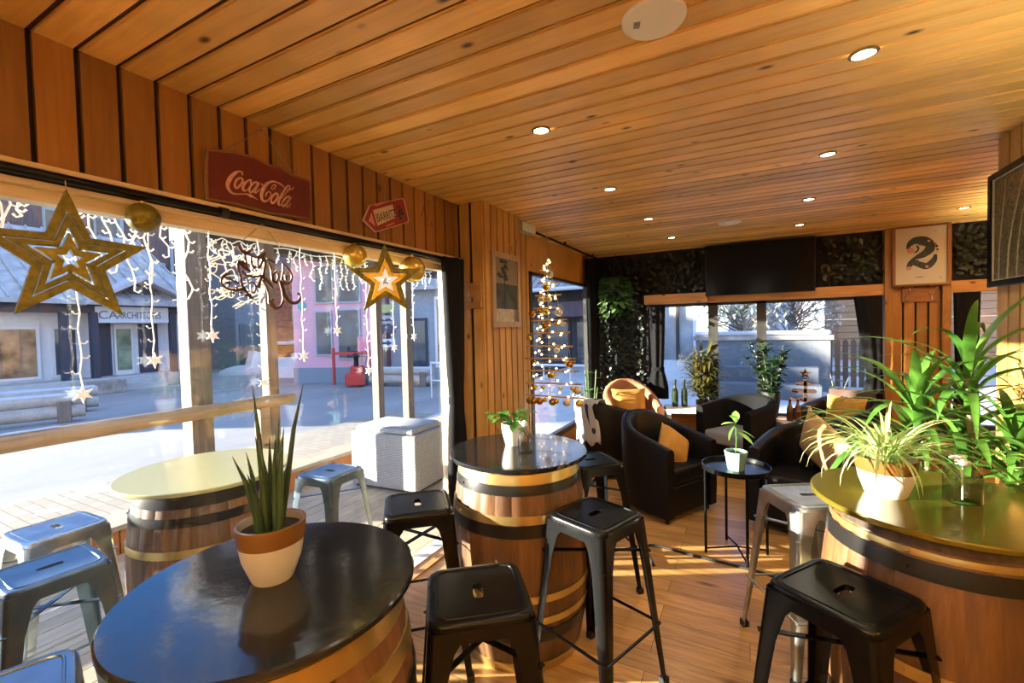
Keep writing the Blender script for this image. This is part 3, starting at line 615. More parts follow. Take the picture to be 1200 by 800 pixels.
# tall brown house behind
H2 = thing('brown_house', 'tall dark brown boarded house rising behind the snowy office roof', 'building', (-28.4, 9, GZ))
obj('wall', MB().box(-6, 0, -9, 12.5, 0, 11), BROWNFAC, H2)
obj('balcony', MB().box(0, .9, -7, -1.4, 5.6, 5.75).box(.82, .9, -7, -1.4, 5.75, 6.8), mat('balcony_boards', (.24, .19, .17), .8, 0, var=.4, vscale=3, stretch=(1, 8, .2)), H2)
for yy, zz in ((-5.5, 7.4), (-3.2, 7.4), (-.2, 7.2), (1.6, 7.2), (3.6, 5.2), (.6, 4.6)):
    f = obj('window', MB().box(-.02, .08, yy-.5, yy+.5, zz-.75, zz+.75), mat('teal_frame', (.25, .33, .34), .6), H2)
    obj('window_glass', MB().box(.07, .1, yy-.4, yy+.4, zz-.65, zz+.65), DKGLASS, f)
for yy in (2.2, 4.4): obj('drain_pipe', MB().tube([(.1, yy, 3.5), (.1, yy, 11)], .09, 8), mat('pipe_grey', (.32, .36, .38), .5), H2)
obj('round_vent', MB().rings([[(.05, 3.1 + .22*cos(a), 5.0 + .5*sin(a)) for a in [2*PI*k/20 for k in range(20)]], [(.12, 3.1 + .2*cos(a), 5.0 + .46*sin(a)) for a in [2*PI*k/20 for k in range(20)]]]), DKGLASS, H2)
# garage with ramp between
G = thing('garage', 'grey garage front with dark opening and snow heap, left of the pink house', 'building', (-24.5, 15.3, GZ))
obj('wall', MB().box(-3.4, 0, -.8, 3.6, 0, 5.2), mat('garage_render', (.20, .215, .22), .8, 0, var=.15), G)
obj('garage_door', MB().box(-.02, .05, -.6, 2.5, 0, 2.5), mat('garage_door', (.10, .125, .13), .6, 0, var=.2, vscale=2, stretch=(1, 6, .3)), G)
g = MB().prism([(-.8, 0), (2.2, 0), (2.2, .35), (-.5, 1.05)], .5, lambda u, v, w: (.6 + w, u, v)); obj('ramp_wall', g, GREYFAC, G)
hp = MB().ball((0, 0, 0), 1.0, 18, 8, (1.1, 1.3, .42)); tag(obj('snow_heap', hp, SNOW, loc=(-22.2, 13.6, GZ)), 'low heap of shovelled snow in front of the grey garage', 'snow')
# pink house
PA = math.atan2(.351, .936)
K = thing('pink_house', 'pink rendered house with tall shop windows across the street', 'building', (-14, 12.1, GZ), PA)
def F(u0, u1, v0, v1, z0, z1): return (u0, u1, v0, v1, z0 - GZ, z1 - GZ)
obj('wall', MB().box(*F(-1.75, 1.75, 0, 4, GZ, 6)), PINKFAC, K)
obj('plinth', MB().box(*F(-1.78, 1.78, -.06, 0, GZ, .22)), mat('plinth_grey', (.24, .28, .30), .8), K)
obj('eaves', MB().box(*F(-2.0, 1.9, -.9, 4.2, 4.55, 4.75)), ROOFDK, K)
for u0, u1, z0, z1 in ((-.75, -.2, .75, 2.35), (.15, .95, .6, 2.4), (-.72, -.1, 2.75, 4.1), (.2, 1.0, 2.75, 4.1)):
    f = obj('window', MB().box(*F(u0-.07, u1+.07, -.07, 0, z0-.07, z1+.07)), mat('grey_frame', (.42, .44, .46), .6), K)
    obj('window_glass', MB().box(*F(u0, u1, -.1, -.05, z0, z1)), DKGLASS, f)
obj('sign_disc', MB().rings([[(-1.35 + .16*cos(a), -.06, 2.62 - GZ + .16*sin(a)) for a in [2*PI*k/20 for k in range(20)]], [(-1.35 + .16*cos(a), -.0, 2.62 - GZ + .16*sin(a)) for a in [2*PI*k/20 for k in range(20)]]]), mat('teal_disc', (.08, .42, .42), .5), K)
# timber chalet left of the pink house, grey shop right of it
Q = thing('timber_chalet', 'red brown timber chalet corner showing left of the pink house', 'building', (-18.4, 12.6, GZ), PA)
mb = MB()
for k in range(14): mb.box(-.0, 1.9, 0, 3, .9 + k*.27, .9 + k*.27 + .25)
obj('wall', mb, mat('chalet_boards', (.25, .09, .05), .8, 0, var=.3, vscale=6), Q)
obj('base', MB().box(0, 1.9, -.1, 3, 0, .9), GREYFAC, Q)
obj('snow_ledge', MB().box(-.1, 2.0, -.5, .1, 1.45, 1.6), SNOW, Q, bevel=.05)
R = thing('grey_shop', 'grey shop front with direction signs, right of the pink house', 'building', (-11.7, 13.4, GZ), PA)
obj('wall', MB().box(-.6, 3.6, 0, 1.2, 0, 6), mat('shop_grey', (.34, .37, .40), .8, 0, var=.1), R)
f = obj('window', MB().box(1.2, 2.6, -.08, 0, .5, 3.2), WHITEP, R); obj('window_glass', MB().box(1.3, 2.5, -.1, -.05, .6, 3.1), DKGLASS, f)
f = obj('window', MB().box(.2, .9, -.08, 0, .4, 2.4), NAVY, R); obj('window_glass', MB().box(.28, .82, -.1, -.05, .5, 2.3), DKGLASS, f)
obj('roof_edge', MB().box(-.6, 3.6, -.5, 0, 3.45, 3.6), SLATE, R)
sp_ = thing('direction_sign', 'stack of small direction boards with a dark arrow, behind the small gold star', 'sign', (-11.75, 12.35, GZ), PA)
obj('sign_post', MB().box(-.05, .05, -.03, .03, 0, 3.1), GREYW_Z, sp_)
for k, (c, zz) in enumerate((((.32, .4, .16), 2.6), ((.34, .36, .38), 2.2), ((.05, .06, .1), 1.85), ((.62, .66, .7), 1.35))):
    bd = obj('sign_board', MB().box(-.28, .42, -.07, -.03, zz, zz + .3), mat('board%d' % k, c, .6), sp_)
    if k == 3:
        obj('arrow', MB().prism([(-.2, .11), (.1, .11), (.1, .04), (.3, .15), (.1, .26), (.1, .19), (-.2, .19)], .01, lambda u, v, w: (u, -.075 - w, zz + v)), NAVY, bd)
    elif k == 1:
        obj('lettering_bar', MB().box(-.2, .35, -.078, -.07, zz + .1, zz + .18), NAVY, bd)
# log benches
def logbench(loc, rz, L, lab):
    t = thing('log_bench', lab, 'bench', loc, rz, 'log benches on the street')
    for zz, r in ((.52, .13), (.24, .15)):
        lg = obj('log', MB().tube([(-L/2, 0, zz), (L/2, 0, zz)], r, 14), GREYW_Y, t)
        obj('snow_cap', MB().rings([[(-L/2+.05 + k*(L-.1)/8, s*.09, zz + r - .03 + (.06 if s == 0 else 0)) for s in (-1, 0, 1)] for k in range(9)], False, False, closed=False), SNOW, lg)
    for sx in (-L/2 + .35, L/2 - .35): obj('leg', MB().box(sx - .12, sx + .12, -.16, .16, 0, .5), GREYW_Z, t, bevel=.02)
logbench((-10.7, 12.0, GZ), PA - .1, 2.4, 'weathered log bench with snow, beyond the two close posts at right')
logbench((-14.3, 3.55, GZ), 1.25, 2.3, 'weathered log bench at the left edge of the picture, nearer one')
logbench((-15.9, 4.2, GZ), 1.25, 2.6, 'snowy log bench behind the nearer one at the left edge')
# red snow blower
t = thing('snow_blower', 'small red snow blower standing on the street by the close posts', 'snow blower', (-12.4, 11.6, GZ), .6)
RED = mat('red_paint', (.55, .04, .03), .4)
obj('engine_body', MB().box(-.22, .22, -.2, .25, .3, .72), RED, t, bevel=.05)
obj('chute', MB().tube([(0, -.1, .7), (0, -.14, 1.0), (.0, -.26, 1.12)], [.09, .08, .09], 12), BLACKMATT, t)
obj('auger_housing', MB().box(-.33, .33, -.5, -.2, .06, .48), RED, t, bevel=.03)
for sx in (-.28, .28): obj('wheel', MB().rings([[(sx + w, .1 + r*cos(a), .2 + r*sin(a)) for a in [2*PI*k/18 for k in range(18)]] for w, r in ((-.06, .14), (-.05, .2), (.05, .2), (.06, .14))]), BLACKMATT, t)
obj('handle', MB().tube([(-.2, .25, .6), (-.2, .7, 1.0), (.2, .7, 1.0), (.2, .25, .6)], .018, 8), BLACKMATT, t)
t = thing('red_barrier', 'bright red street barrier frame in front of the pink house', 'barrier', (-13.1, 11.7, GZ), PA)
obj('frame', MB().box(-.5, -.42, -.04, .04, 0, 1.35).box(.9, .98, -.04, .04, .0, 1.25).box(-.5, .98, -.03, .03, 1.1, 1.2), RED, t)
obj('board', MB().box(.5, .95, -.05, .05, 1.2, 1.75), mat('pink_board', (.75, .25, .3), .6), t, bevel=.03)

# scene through the second window: low dark shop with ribbed snowy roof
V = thing('tiled_shop', 'dark shop under a ribbed grey roof seen through the narrow second window', 'building', (-6.8, 16, GZ))
obj('wall', MB().box(-1.0, 2.4, .0, 3, 0, 4.3), mat('dark_shop', (.06, .055, .06), .8, 0, var=.3), V)
mb = MB().add([(-1.1, -.9, 3.25), (2.6, -.9, 3.25), (2.6, 2.4, 5.2), (-1.1, 2.4, 5.2), (-1.1, -.9, 3.4), (2.6, -.9, 3.4), (2.6, 2.4, 5.35), (-1.1, 2.4, 5.35)], [(0, 3, 2, 1), (4, 5, 6, 7), (0, 1, 5, 4), (1, 2, 6, 5), (2, 3, 7, 6), (3, 0, 4, 7)])
for k in range(13): mb.bar((-1 + k*.29, -.92, 3.42), (-1 + k*.29, 2.4, 5.38), .06, .08)
obj('roof', mb, mat('ribbed_roof', (.36, .36, .36), .6), V)
obj('gutter', MB().tube([(-1.1, -1.0, 3.3), (2.6, -1.0, 3.3)], .07, 8), WHITEPL, V)
obj('awning', MB().box(.3, 2.4, -.7, 0, 2.3, 2.85), mat('mauve_awning', (.12, .08, .09), .8), V)
for x0, x1 in ((-.9, -.2), (0, .9), (1.1, 2.1)):
    f = obj('window', MB().box(x0, x1, -.06, 0, .5, 2.2), mat('dk', (.03, .03, .035), .5), V); obj('window_glass', MB().box(x0+.08, x1-.08, -.09, -.05, .6, 2.1), DKGLASS, f)
t = thing('white_railing', 'white metal railing in front of the dark shop outside the second window', 'railing', (-5.2, 10.2, GZ))
for sx in [k*.7 for k in range(-4, 6)]: obj('baluster', MB().tube([(sx, 0, 0), (sx, 0, 1.0)], .02, 6), WHITEPL, t)
obj('top_rail', MB().tube([(-2.8, 0, 1.0), (3.5, 0, 1.0)], .03, 8).tube([(-2.8, 0, .5), (3.5, 0, .5)], .02, 8), WHITEPL, t)

# scene through the far window: snow bank, low wall, trees, fence, brick house
struct('snow_field', MB().rings([[(-6 + i*1.1, y_, GZ + .02 + h_ + .05*sin(i*1.3 + y_)) for i in range(22)] for y_, h_ in ((6.6, .03), (8, .05), (10, .1), (12, .22), (14, .3), (17, .5), (30, 1.0))], False, False, closed=False), SNOW, smooth=60)
t = thing('garden_wall', 'low grey garden wall with snow coping outside the far window', 'wall', (0, 12.6, GZ))
obj('wall', MB().box(-1.2, 1.7, 0, .3, 0, 1.5), mat('wall_grey', (.15, .165, .18), .85, 0, var=.12), t)
obj('coping', MB().box(-1.25, 1.75, -.08, .38, 1.5, 1.6), STONE, t)
obj('snow_cap', MB().box(-1.22, 1.72, -.05, .36, 1.6, 1.72), SNOW, t, bevel=.05)
t = thing('step_wall', 'pale stepped wall in front of the garden wall, far window', 'wall', (.1, 11.4, GZ))
obj('step', MB().box(-.9, 1.3, 0, .5, 0, .55).box(-.9, 1.3, .5, 1.0, 0, .9), mat('step_pale', (.10, .11, .125), .85), t, bevel=.02)
t = thing('picket_fence', 'brown picket fence in front of the orange house, right side of the far window', 'fence', (2.6, 13.6, GZ + .25), -.1)
for k in range(16): obj('picket', MB().prism([(-.055, 0), (.055, 0), (.055, 1.15), (0, 1.25), (-.055, 1.15)], .03, lambda u, v, w, k=k: (-1.1 + k*.16 + u, w, v)), mat('picket%d' % (k % 2), (.11 + .03*(k % 2), .07 + .02*(k % 2), .05), .8), t)
obj('rail', MB().box(-1.2, 1.4, .03, .07, .3, .4).box(-1.2, 1.4, .03, .07, .85, .95), STONE, t)
t = thing('brick_house', 'sunlit orange plank house at the right of the far window', 'building', (3.6, 18.5, GZ))
mb = MB()
for k in range(26): mb.box(-.9, 4.5, 0, 3, k*.22, k*.22 + .205)
obj('wall', mb, ORANGEFAC, t); obj('roof', MB().box(-1.4, 5, -.6, 3.4, 5.75, 5.95), SNOW, t)
t = thing('white_house', 'white house wall with a grey shutter beyond the garden wall', 'building', (.2, 20.5, GZ))
obj('wall', MB().box(-.9, 1.3, 0, 3, 0, 6), GREYFAC, t); obj('shutter', MB().box(.2, .8, -.06, 0, 1.5, 3.2), mat('shutter_grey', (.3, .3, .32), .7), t)
t = thing('glazed_pavilion', 'pale glazed pavilion with grey frames at the left of the far window', 'building', (-2.2, 13.5, GZ))
obj('wall', MB().box(-1.0, .9, .1, 1.0, 0, .9), GREYFAC, t)
obj('glazing', MB().box(-1.0, .9, .15, .2, .9, 4.2), mat('pale_glazing', (.30, .33, .35), .2, 0, var=.35, vscale=1.5), t)
obj('frame', MB().box(-1.05, .95, .05, .2, 4.2, 4.4), WHITEP, t)
for k in range(5): obj('mullion', MB().box(-1.0 + k*.46, -.92 + k*.46, .05, .2, .9, 4.2), FRAME_DK if k % 2 else GREYFAC, t)
def tree(loc, h, r, n, lab, m, seed):
    rnd = random.Random(seed)
    t = thing('bare_tree', lab, 'tree', loc, 0, 'trees beyond the garden wall')
    obj('trunk', MB().tube([(0, 0, 0), (.05, 0, h*.4), (0, .05, h*.8)], [.12, .09, .03], 8), STONE, t)
    mb = MB()
    for _ in range(n):
        a, b_, q = rnd.uniform(0, 2*PI), rnd.uniform(-.6, 1.2), rnd.uniform(.3, 1)
        c = (r*q*cos(a)*cos(b_), r*q*sin(a)*cos(b_), h*.68 + r*.9*q*sin(b_))
        mb.oval(c, (rnd.uniform(-1, 1), rnd.uniform(-1, 1), rnd.uniform(-1, 1)), (0, 0.1, 1), .16, .07, seg=2)
    obj('foliage', mb, m, t, smooth=0)
    mb = MB()
    for _ in range(46):
        a, b_ = rnd.uniform(0, 2*PI), rnd.uniform(-.2, 1.3)
        d = Vector((cos(a)*cos(b_), sin(a)*cos(b_), sin(b_)))
        s0 = Vector((0, 0, h*rnd.uniform(.3, .7)))
        mb.tube([s0, s0 + d*r*.5 + Vector((0, 0, .1)), s0 + d*r + Vector((rnd.uniform(-.2, .2), 0, rnd.uniform(-.2, .2)))], [.03, .018, .006], 5)
    obj('branches', mb, mat('twig', (.2, .16, .12), .9), t)
FROST = leafmat('frosted', (.30, .30, .18), (.65, .66, .5), 5, .8)
tree((-.1, 14.9, GZ + .2), 3.2, 1.25, 900, 'frosty pale shrub tree behind the garden wall, left of the middle mullion', FROST, 3)
tree((1.3, 17.6, GZ + .2), 3.2, 1.5, 800, 'snow-dusted twiggy tree behind the garden wall, right of the middle mullion', leafmat('frost2', (.22, .17, .13), (.6, .58, .55), 5, .8), 5)

# ------------------------------------------------------------------ bar stools
def se(a, b, p, n, z):
    r = []
    for k in range(n):
        t = 2*PI*(k + .5)/n; c, s = cos(t), sin(t)
        q = ((abs(c)/a)**p + (abs(s)/b)**p) ** (-1/p)
        r.append((q*c, q*s, z))
    return r
def make_stool(m, label, group):
    t = thing('bar_stool', label, 'stool', (0, 0, 0), 0, group)
    n = 64; mb = MB()
    R_ = [se(.040, .0155, 4, n, .738), se(.040, .0155, 4, n, .7545), se(.041, .0165, 4, n, .7555), se(.06, .045, 4, n, .7555), se(.120, .120, 9, n, .7555), se(.1245, .1245, 9, n, .7555), se(.1265, .1265, 9, n, .7595), se(.1295, .1295, 9, n, .7595),
          se(.1315, .1315, 9, n, .7565), se(.142, .142, 9, n, .7565), se(.1475, .1475, 8, n, .755), se(.1515, .1515, 8, n, .751), se(.1535, .1535, 8, n, .745), se(.157, .157, 8, n, .70), se(.1535, .1535, 8, n, .70), se(.148, .148, 8, n, .742), se(.040, .0155, 4, n, .738)]
    mb.rings(R_, False, False); obj('seat', mb, m, t, smooth=28)
    for ix, iy in ((1, 1), (-1, 1), (-1, -1), (1, -1)):
        mb = MB(); rs = []
        for q in (0, .03, .08, .2, .5, .8, .97, 1):
            z = .735*(1-q); h = .1545 + .0605*q; w = (.135 if q == 0 else .10 if q < .05 else .076 if q < .1 else .066 - .038*q); rad = .022 - .010*q
            out = [(h - w, h)] + [(h - rad + rad*sin(a), h - rad + rad*cos(a)) for a in (0, .4, .8, 1.2, PI/2)] + [(h, h - w)]
            inn = [(h - .0035, h - w)] + [(h - rad + (rad-.0035)*sin(a), h - rad + (rad-.0035)*cos(a)) for a in (PI/2, 1.2, .8, .4, 0)] + [(h - w, h - .0035)]
            rs.append([(x*ix, y*iy, z) for x, y in out + inn])
        mb.rings(rs); lg = obj('leg', mb, m, t, smooth=40)
        obj('foot_cap', MB().rings([[(ix*(.202 + a*.016), iy*(.202 + b*.016), z) for a, b in ((-1, -1), (1, -1), (1, 1), (-1, 1))] for z in (0.0, .03)]), BLACKMATT, lg)
    h = .192
    for a, b in (((1, 1), (-1, 1)), ((-1, 1), (-1, -1)), ((-1, -1), (1, -1)), ((1, -1), (1, 1))):
        obj('stretcher', MB().tube([(a[0]*h, a[1]*h, .27), (b[0]*h, b[1]*h, .27)], .0065, 8), m, t)
    for s_ in (1, -1):
        obj('cross_brace', MB().bar((-.166, -.166*s_, .60 + .008*s_), (.166, .166*s_, .60 + .008*s_), .02, .005), m, t)
    return t
RD = math.radians
proto = {}
def stool(kind, x, y, deg, label, z=0):
    g = 'metal bar stools around the barrel tables'
    if kind not in proto:
        m = {'black': BLACKM, 'steel': GREYM, 'blue': BLUEM}[kind]
        s = make_stool(m, label, g); proto[kind] = s
        s.location = (x, y, z); s.rotation_euler[2] = RD(deg)
        return s
    return dup(proto[kind], (x, y, z), RD(deg), label, g)
stool('black', -.595, 1.875, 69.4 + 0, 'black metal stool with sunlit left legs, standing right of the middle barrel')
stool('black', -.752, 1.16, 128.2, 'black metal stool in front of the middle barrel, beside the snake plant table')
stool('black', .253, 1.64, 55, 'black metal stool in front of the barrel with gold top, lower right')
stool('black', -1.393, 1.646, 132.2, 'black metal stool between the snake plant table and the tied black curtain')
stool('black', -.856, 2.629, 44, 'black metal stool behind the middle barrel, beside the black tub chair')
stool('steel', .25, 2.49, 29.5, 'bare steel stool with one black leg behind the barrel with gold top')
stool('blue', -1.50, .30, 72, 'dark blue steel stool cut by the lower left corner of the picture')
stool('steel', -3.0, .87, 1.4, 'grey steel stool on the terrace, farther of the two at the left edge', DZ)
stool('blue', -2.50, .70, 86, 'blue grey steel stool on the terrace, nearer of the two at the left edge', DZ)
stool('blue', -2.46, 2.04, 5.1, 'grey steel stool on the terrace between outdoor barrel and wicker box', DZ)

# ------------------------------------------------------------------ barrel tables
def make_barrel(label, loc, top, hoops, rt=.35, H=.95, rm=.345, rb=.295, topt=.02, rim=False):
    t = thing('barrel_table', label, 'table', loc, 0, 'barrel tables')
    hb = H - topt - .012
    def pr(z): 
        u = (z / hb - .5) * 2
        return rb + (rm - rb) * (1 - abs(u)**2.1)
    mb = MB(); ns = 26; nz = 14; sub = 3
    rnd = random.Random(3)
    for k in range(ns):
        a0, a1 = 2*PI*k/ns, 2*PI*(k+1)/ns
        grid = []
        for i in range(nz + 1):
            z = hb*i/nz
            grid.append([((pr(z) - (.0055 if j in (0, sub) else 0))*cos(a0 + (a1-a0)*j/sub), (pr(z) - (.0055 if j in (0, sub) else 0))*sin(a0 + (a1-a0)*j/sub), z) for j in range(sub + 1)])
        mb.rings(grid, False, False, closed=False)
    obj('staves', mb, OAK, t, smooth=50)
    obj('head', MB().lathe([(rb - .006, .04), (rb - .006, hb - .03)], 40), BARRELHEAD, t)
    obj('top_bracket', MB().lathe([(.2, hb - .03), (.2, H - topt)], 32), BARRELHEAD, t)
    if rim: obj('charred_rim', MB().lathe([(pr(.885), .88), (pr(.885) + .004, .882), (pr(.92) + .004, .925), (pr(.92) - .01, .926)], 64, cap0=False, cap1=False), BARRELHEAD, t)
    for z0, z1, m in hoops:
        prof = [(pr(z0) - .002, z0), (pr(z0) + .0035, z0), (pr((z0+z1)/2) + .0042, (z0+z1)/2), (pr(z1) + .0035, z1), (pr(z1) - .002, z1)]
        h = obj('hoop', MB().lathe(prof, 64, cap0=False, cap1=False), m, t)
        h['label'] = 'brass hoop' if m is HOOPG else 'black hoop'
        a = 4.2
        obj('rivet', MB().ball(((pr((z0+z1)/2)+.005)*cos(a), (pr((z0+z1)/2)+.005)*sin(a), (z0+z1)/2), .006, 8, 6), m, h)
    obj('tabletop', MB().lathe([(rt - .004, H - topt), (rt, H - topt + .004), (rt, H - .004), (rt - .004, H)], 96), top, t, smooth=30)
    return t
G_, B_ = HOOPG, HOOPB
make_barrel('oak barrel table with dark stone-like top, in the middle of the room', (-1.05, 2.035, 0), TOPSTONE,
            [(0.865, 0.909, G_), (0.820, 0.862, B_), (0.695, 0.732, G_), (0.638, 0.693, B_), (0.345, 0.378, G_), (0.241, 0.274, G_), (0.156, 0.213, B_), (0.000, 0.047, G_)])
make_barrel('oak barrel table with large plain black top in the foreground', (-1.06, .702, 0), TOPBLACK,
            [(0.855, 0.902, G_), (0.756, 0.803, G_), (0.661, 0.699, B_), (0.340, 0.378, G_), (0.189, 0.236, B_), (0.000, 0.047, G_)], rt=.341)
make_barrel('oak barrel table with shiny olive gold top at the right edge', (.58, 2.02, 0), TOPGOLD,
            [(0.855, 0.874, G_), (0.794, 0.846, B_), (0.491, 0.529, G_), (0.236, 0.283, B_), (0.000, 0.047, G_)], rt=.37, rim=True)
make_barrel('outdoor oak barrel table with pale sun-bleached top beyond the window', (-2.60, 1.36, DZ), TOPPALE,
            [(0.850, 0.907, B_), (0.765, 0.808, B_), (0.624, 0.661, G_), (0.340, 0.378, G_), (0.189, 0.236, B_)], rt=.40, rm=.36, rb=.31)

# ------------------------------------------------------------------ tub armchairs
def tub_path(o, n=16):
    """plan of the shell: o = inset from the outer face; front is +y"""
    w, d = .37 - o, .36 - o
    pts = [(-w, .36), (-w, .26), (-w, .14), (-w, .02)]
    for k in range(1, n):
        a = PI + PI*k/n
        pts.append((w*cos(a), -.02 + (d - .02)*sin(a)))
    pts += [(w, .02), (w, .14), (w, .26), (w, .36)]
    return pts
def make_tub(label, loc, deg, m=None, seat_m=None, back=.77, arm=.60, group='black tub armchairs', cat='armchair'):
    m = m or LEATHER
    t = thing('tub_armchair', label, cat, loc, RD(deg), group); t.scale = (.87, .87, 1)
    A = tub_path(0); B = tub_path(.10); n = len(A)
    rs = []
    for i in range(n):
        q = abs(i / (n-1) - .5) * 2            # 1 at the arm fronts, 0 at the back
        h = back - (back - arm) * min(1, max(0, (q - .15) / .85)) ** 1.15
        (x, y), (u, v) = A[i], B[i]
        L = lambda f: (x + (u - x)*f, y + (v - y)*f)
        fl = .03*(1 - q)
        P_ = lambda f, z: (L(f)[0], L(f)[1] - fl*(z/h), z)
        rs.append([P_(.1, .05), P_(.02, .2), P_(0, h - .04), P_(.12, h - .012), P_(.5, h), P_(.88, h - .012), P_(1, h - .04), P_(1, .22), P_(1, .05)])
    mb = MB(); mb.rings(rs, True, True, closed=True)
    obj('shell', mb, m, t, smooth=55)
    obj('base', MB().box(-.268, .268, -.2, .335, .05, .285), m, t, bevel=.012)
    obj('seat_cushion', MB().box(-.268, .268, -.24, .35, .29, .425), seat_m or m, t, bevel=.035, seg=3)
    for sx in (-.3, .3):
        for sy in (-.22, .3): obj('foot', MB().lathe([(.016, 0), (.02, .055)], 10, (sx, sy, 0)), BLACKMATT, t)
    return t
def facing(dx, dy): return math.degrees(math.atan2(-dx, dy))
make_tub('black leather tub chair holding a mustard cushion, beside the round black side table', (-.67, 4.00, 0), facing(.87, -.49), back=.80, arm=.60)
make_tub('black tub chair with grey dotted blanket, near the gold bauble tree', (-1.35, 4.75, 0), facing(.3, .954), back=.79, arm=.64)
make_tub('black tub chair with light grey seat pad, centre back by the white tables', (-.07, 5.38, 0), facing(-.55, -.83), m=BLACKCLOTH, seat_m=GREYSEAT, back=.78, arm=.68)
make_tub('black tub chair behind the bare steel stool, holding a tan cushion', (.40, 4.05, 0), facing(-.35, -.94), back=.76, arm=.62)
make_tub('black tub chair with brown throw near the wooden tree ornament', (.86, 5.66, 0), facing(-.6, -.8), back=.80, arm=.66)
make_tub('dark olive tub chair, only its rounded back showing above the spider plant', (.95, 4.88, 0), facing(.3, .95), m=OLIVE, back=.74, arm=.6)
make_tub('rust tan armchair with mustard cushion in the far left corner', (-1.30, 5.58, 0), facing(.45, -.89), m=TANCLOTH, back=.88, arm=.62, group='armchairs in the lounge')

def pillow(name, label, w, h, M, m, group='cushions on the armchairs'):
    mb = MB(); n = 12
    for s_ in (1, -1):
        g = []
        for i in range(n + 1):
            row = []
            for j in range(n + 1):
                u, v = i/n*2 - 1, j/n*2 - 1
                th = .075 * ((1 - u**4)*(1 - v**4))**.6
                pin = 1 - .10*(1 - (max(abs(u), abs(v)))**2) * 0
                ex = 1 - .08*(1 - u*u) if abs(v) > abs(u) else 1
                ey = 1 - .08*(1 - v*v) if abs(u) > abs(v) else 1
                row.append((u*w/2*(1 - .07*(1 - v*v)), s_*th, v*h/2*(1 - .07*(1 - u*u))))
            g.append(row)
        mb.rings(g if s_ < 0 else g[::-1], False, False, closed=False)
    o = obj(name, mb, m, smooth=80)
    o.matrix_world = M
    return tag(o, label, 'cushion', group)
def TM(x, y, z, rz=0, rx=0, ry=0):
    return Matrix.Translation((x, y, z)) @ Matrix.Rotation(RD(rz), 4, 'Z') @ Matrix.Rotation(RD(rx), 4, 'X') @ Matrix.Rotation(RD(ry), 4, 'Y')
pillow('cushion', 'mustard cushion in the black tub chair beside the round side table', .31, .30, TM(-.57, 3.99, .535, 62, -30, 45), MUSTARD)
pillow('cushion', 'pale mustard cushion on the rust tan armchair in the corner', .42, .36, TM(-1.29, 5.50, .62, facing(.45, -.89), 14, 0), MUSTARD)
pillow('cushion', 'tan cushion in the black tub chair behind the steel stool', .42, .40, TM(.50, 4.06, .63, -60, 12, 30), mat('tan_cushion', (.50, .30, .13), .85, 0, var=.1, bump=.2, bscale=150))
pillow('cushion', 'mustard cushion on the chair with the brown throw', .38, .34, TM(.88, 5.66, .62, facing(-.6, -.8), 14, 0), MUSTARD)
# dotted blanket hung over the shell of the second chair
def dots_mat():
    m, nt, out = newmat('dotted_blanket'); lk = nt.links.new
    b = N(nt, 'ShaderNodeBsdfPrincipled', Roughness=.95); lk(b.outputs[0], out.inputs[0])
    tc = N(nt, 'ShaderNodeTexCoord'); vo = N(nt, 'ShaderNodeTexVoronoi', Scale=6.5); lk(tc.outputs['Object'], vo.inputs['Vector'])
    vo.inputs['Randomness'].default_value = .4
    r = ramp(nt, [(.26, (.03, .03, .035)), (.30, (.46, .47, .50))], vo.outputs['Distance']); lk(r.outputs[0], b.inputs['Base Color'])
    return m
mb = MB(); rows = []
for i in range(15):
    u = i/14
    row = []
    for j in range(19):
        v = j/18*.86 - .30                     # down the inside (negative), over the rim, down the outside
        wv = .016*sin(u*21 + v*4)
        if v < -.04: p = (.078 + .0, .775 + v*.95 + .0)
        elif v < .10: p = (.078 - (v + .04)/.14*.13, .80 + .012*sin((v+.04)/.14*PI))
        else: p = (-.058 - .015*(v-.1), .80 - (v - .10)*.95 + (.03*sin(u*17)*(1 if j == 18 else 0)))
        c_ = (u - .5)*.36 + .08; sh = .30*(1 - math.sqrt(max(0, 1 - (c_/.335)**2)))
        row.append((p[0] + sh + wv*(.6 if v > .1 else .3), (u - .5)*.36 + .02*sin(v*9), p[1]))
    rows.append(row)
mb.rings(rows, False, False, closed=False)
bl = obj('blanket', mb, dots_mat(), smooth=80, solid=.012)
bl.location = (-1.35 - .081 - .076, 4.75 - .258 + .024, 0.0); bl.rotation_euler[2] = RD(72.5)
tag(bl, 'grey blanket with black dots hung over the chair by the bauble tree', 'blanket')
mb = MB(); rows = []
for i in range(11):
    u = i/10; row = []
    for j in range(15):
        v = j/14*.62 - .3
        p = (.10, .79 + v) if v < -.04 else ((.10 - (v+.04)/.14*.15, .815 + .012*sin((v+.04)/.14*PI)) if v < .1 else (-.065, .815 - (v-.1)*.95))
        row.append((p[0] + .012*sin(u*19 + v*3), (u - .5)*.44, p[1]))
    rows.append(row)
mb.rings(rows, False, False, closed=False)
th = obj('throw', mb, BROWNTHROW, smooth=80, solid=.014)
th.location = (1.02, 5.89, 0); th.rotation_euler[2] = RD(233)
tag(th, 'dark brown throw draped over the black chair near the wooden tree ornament', 'throw')

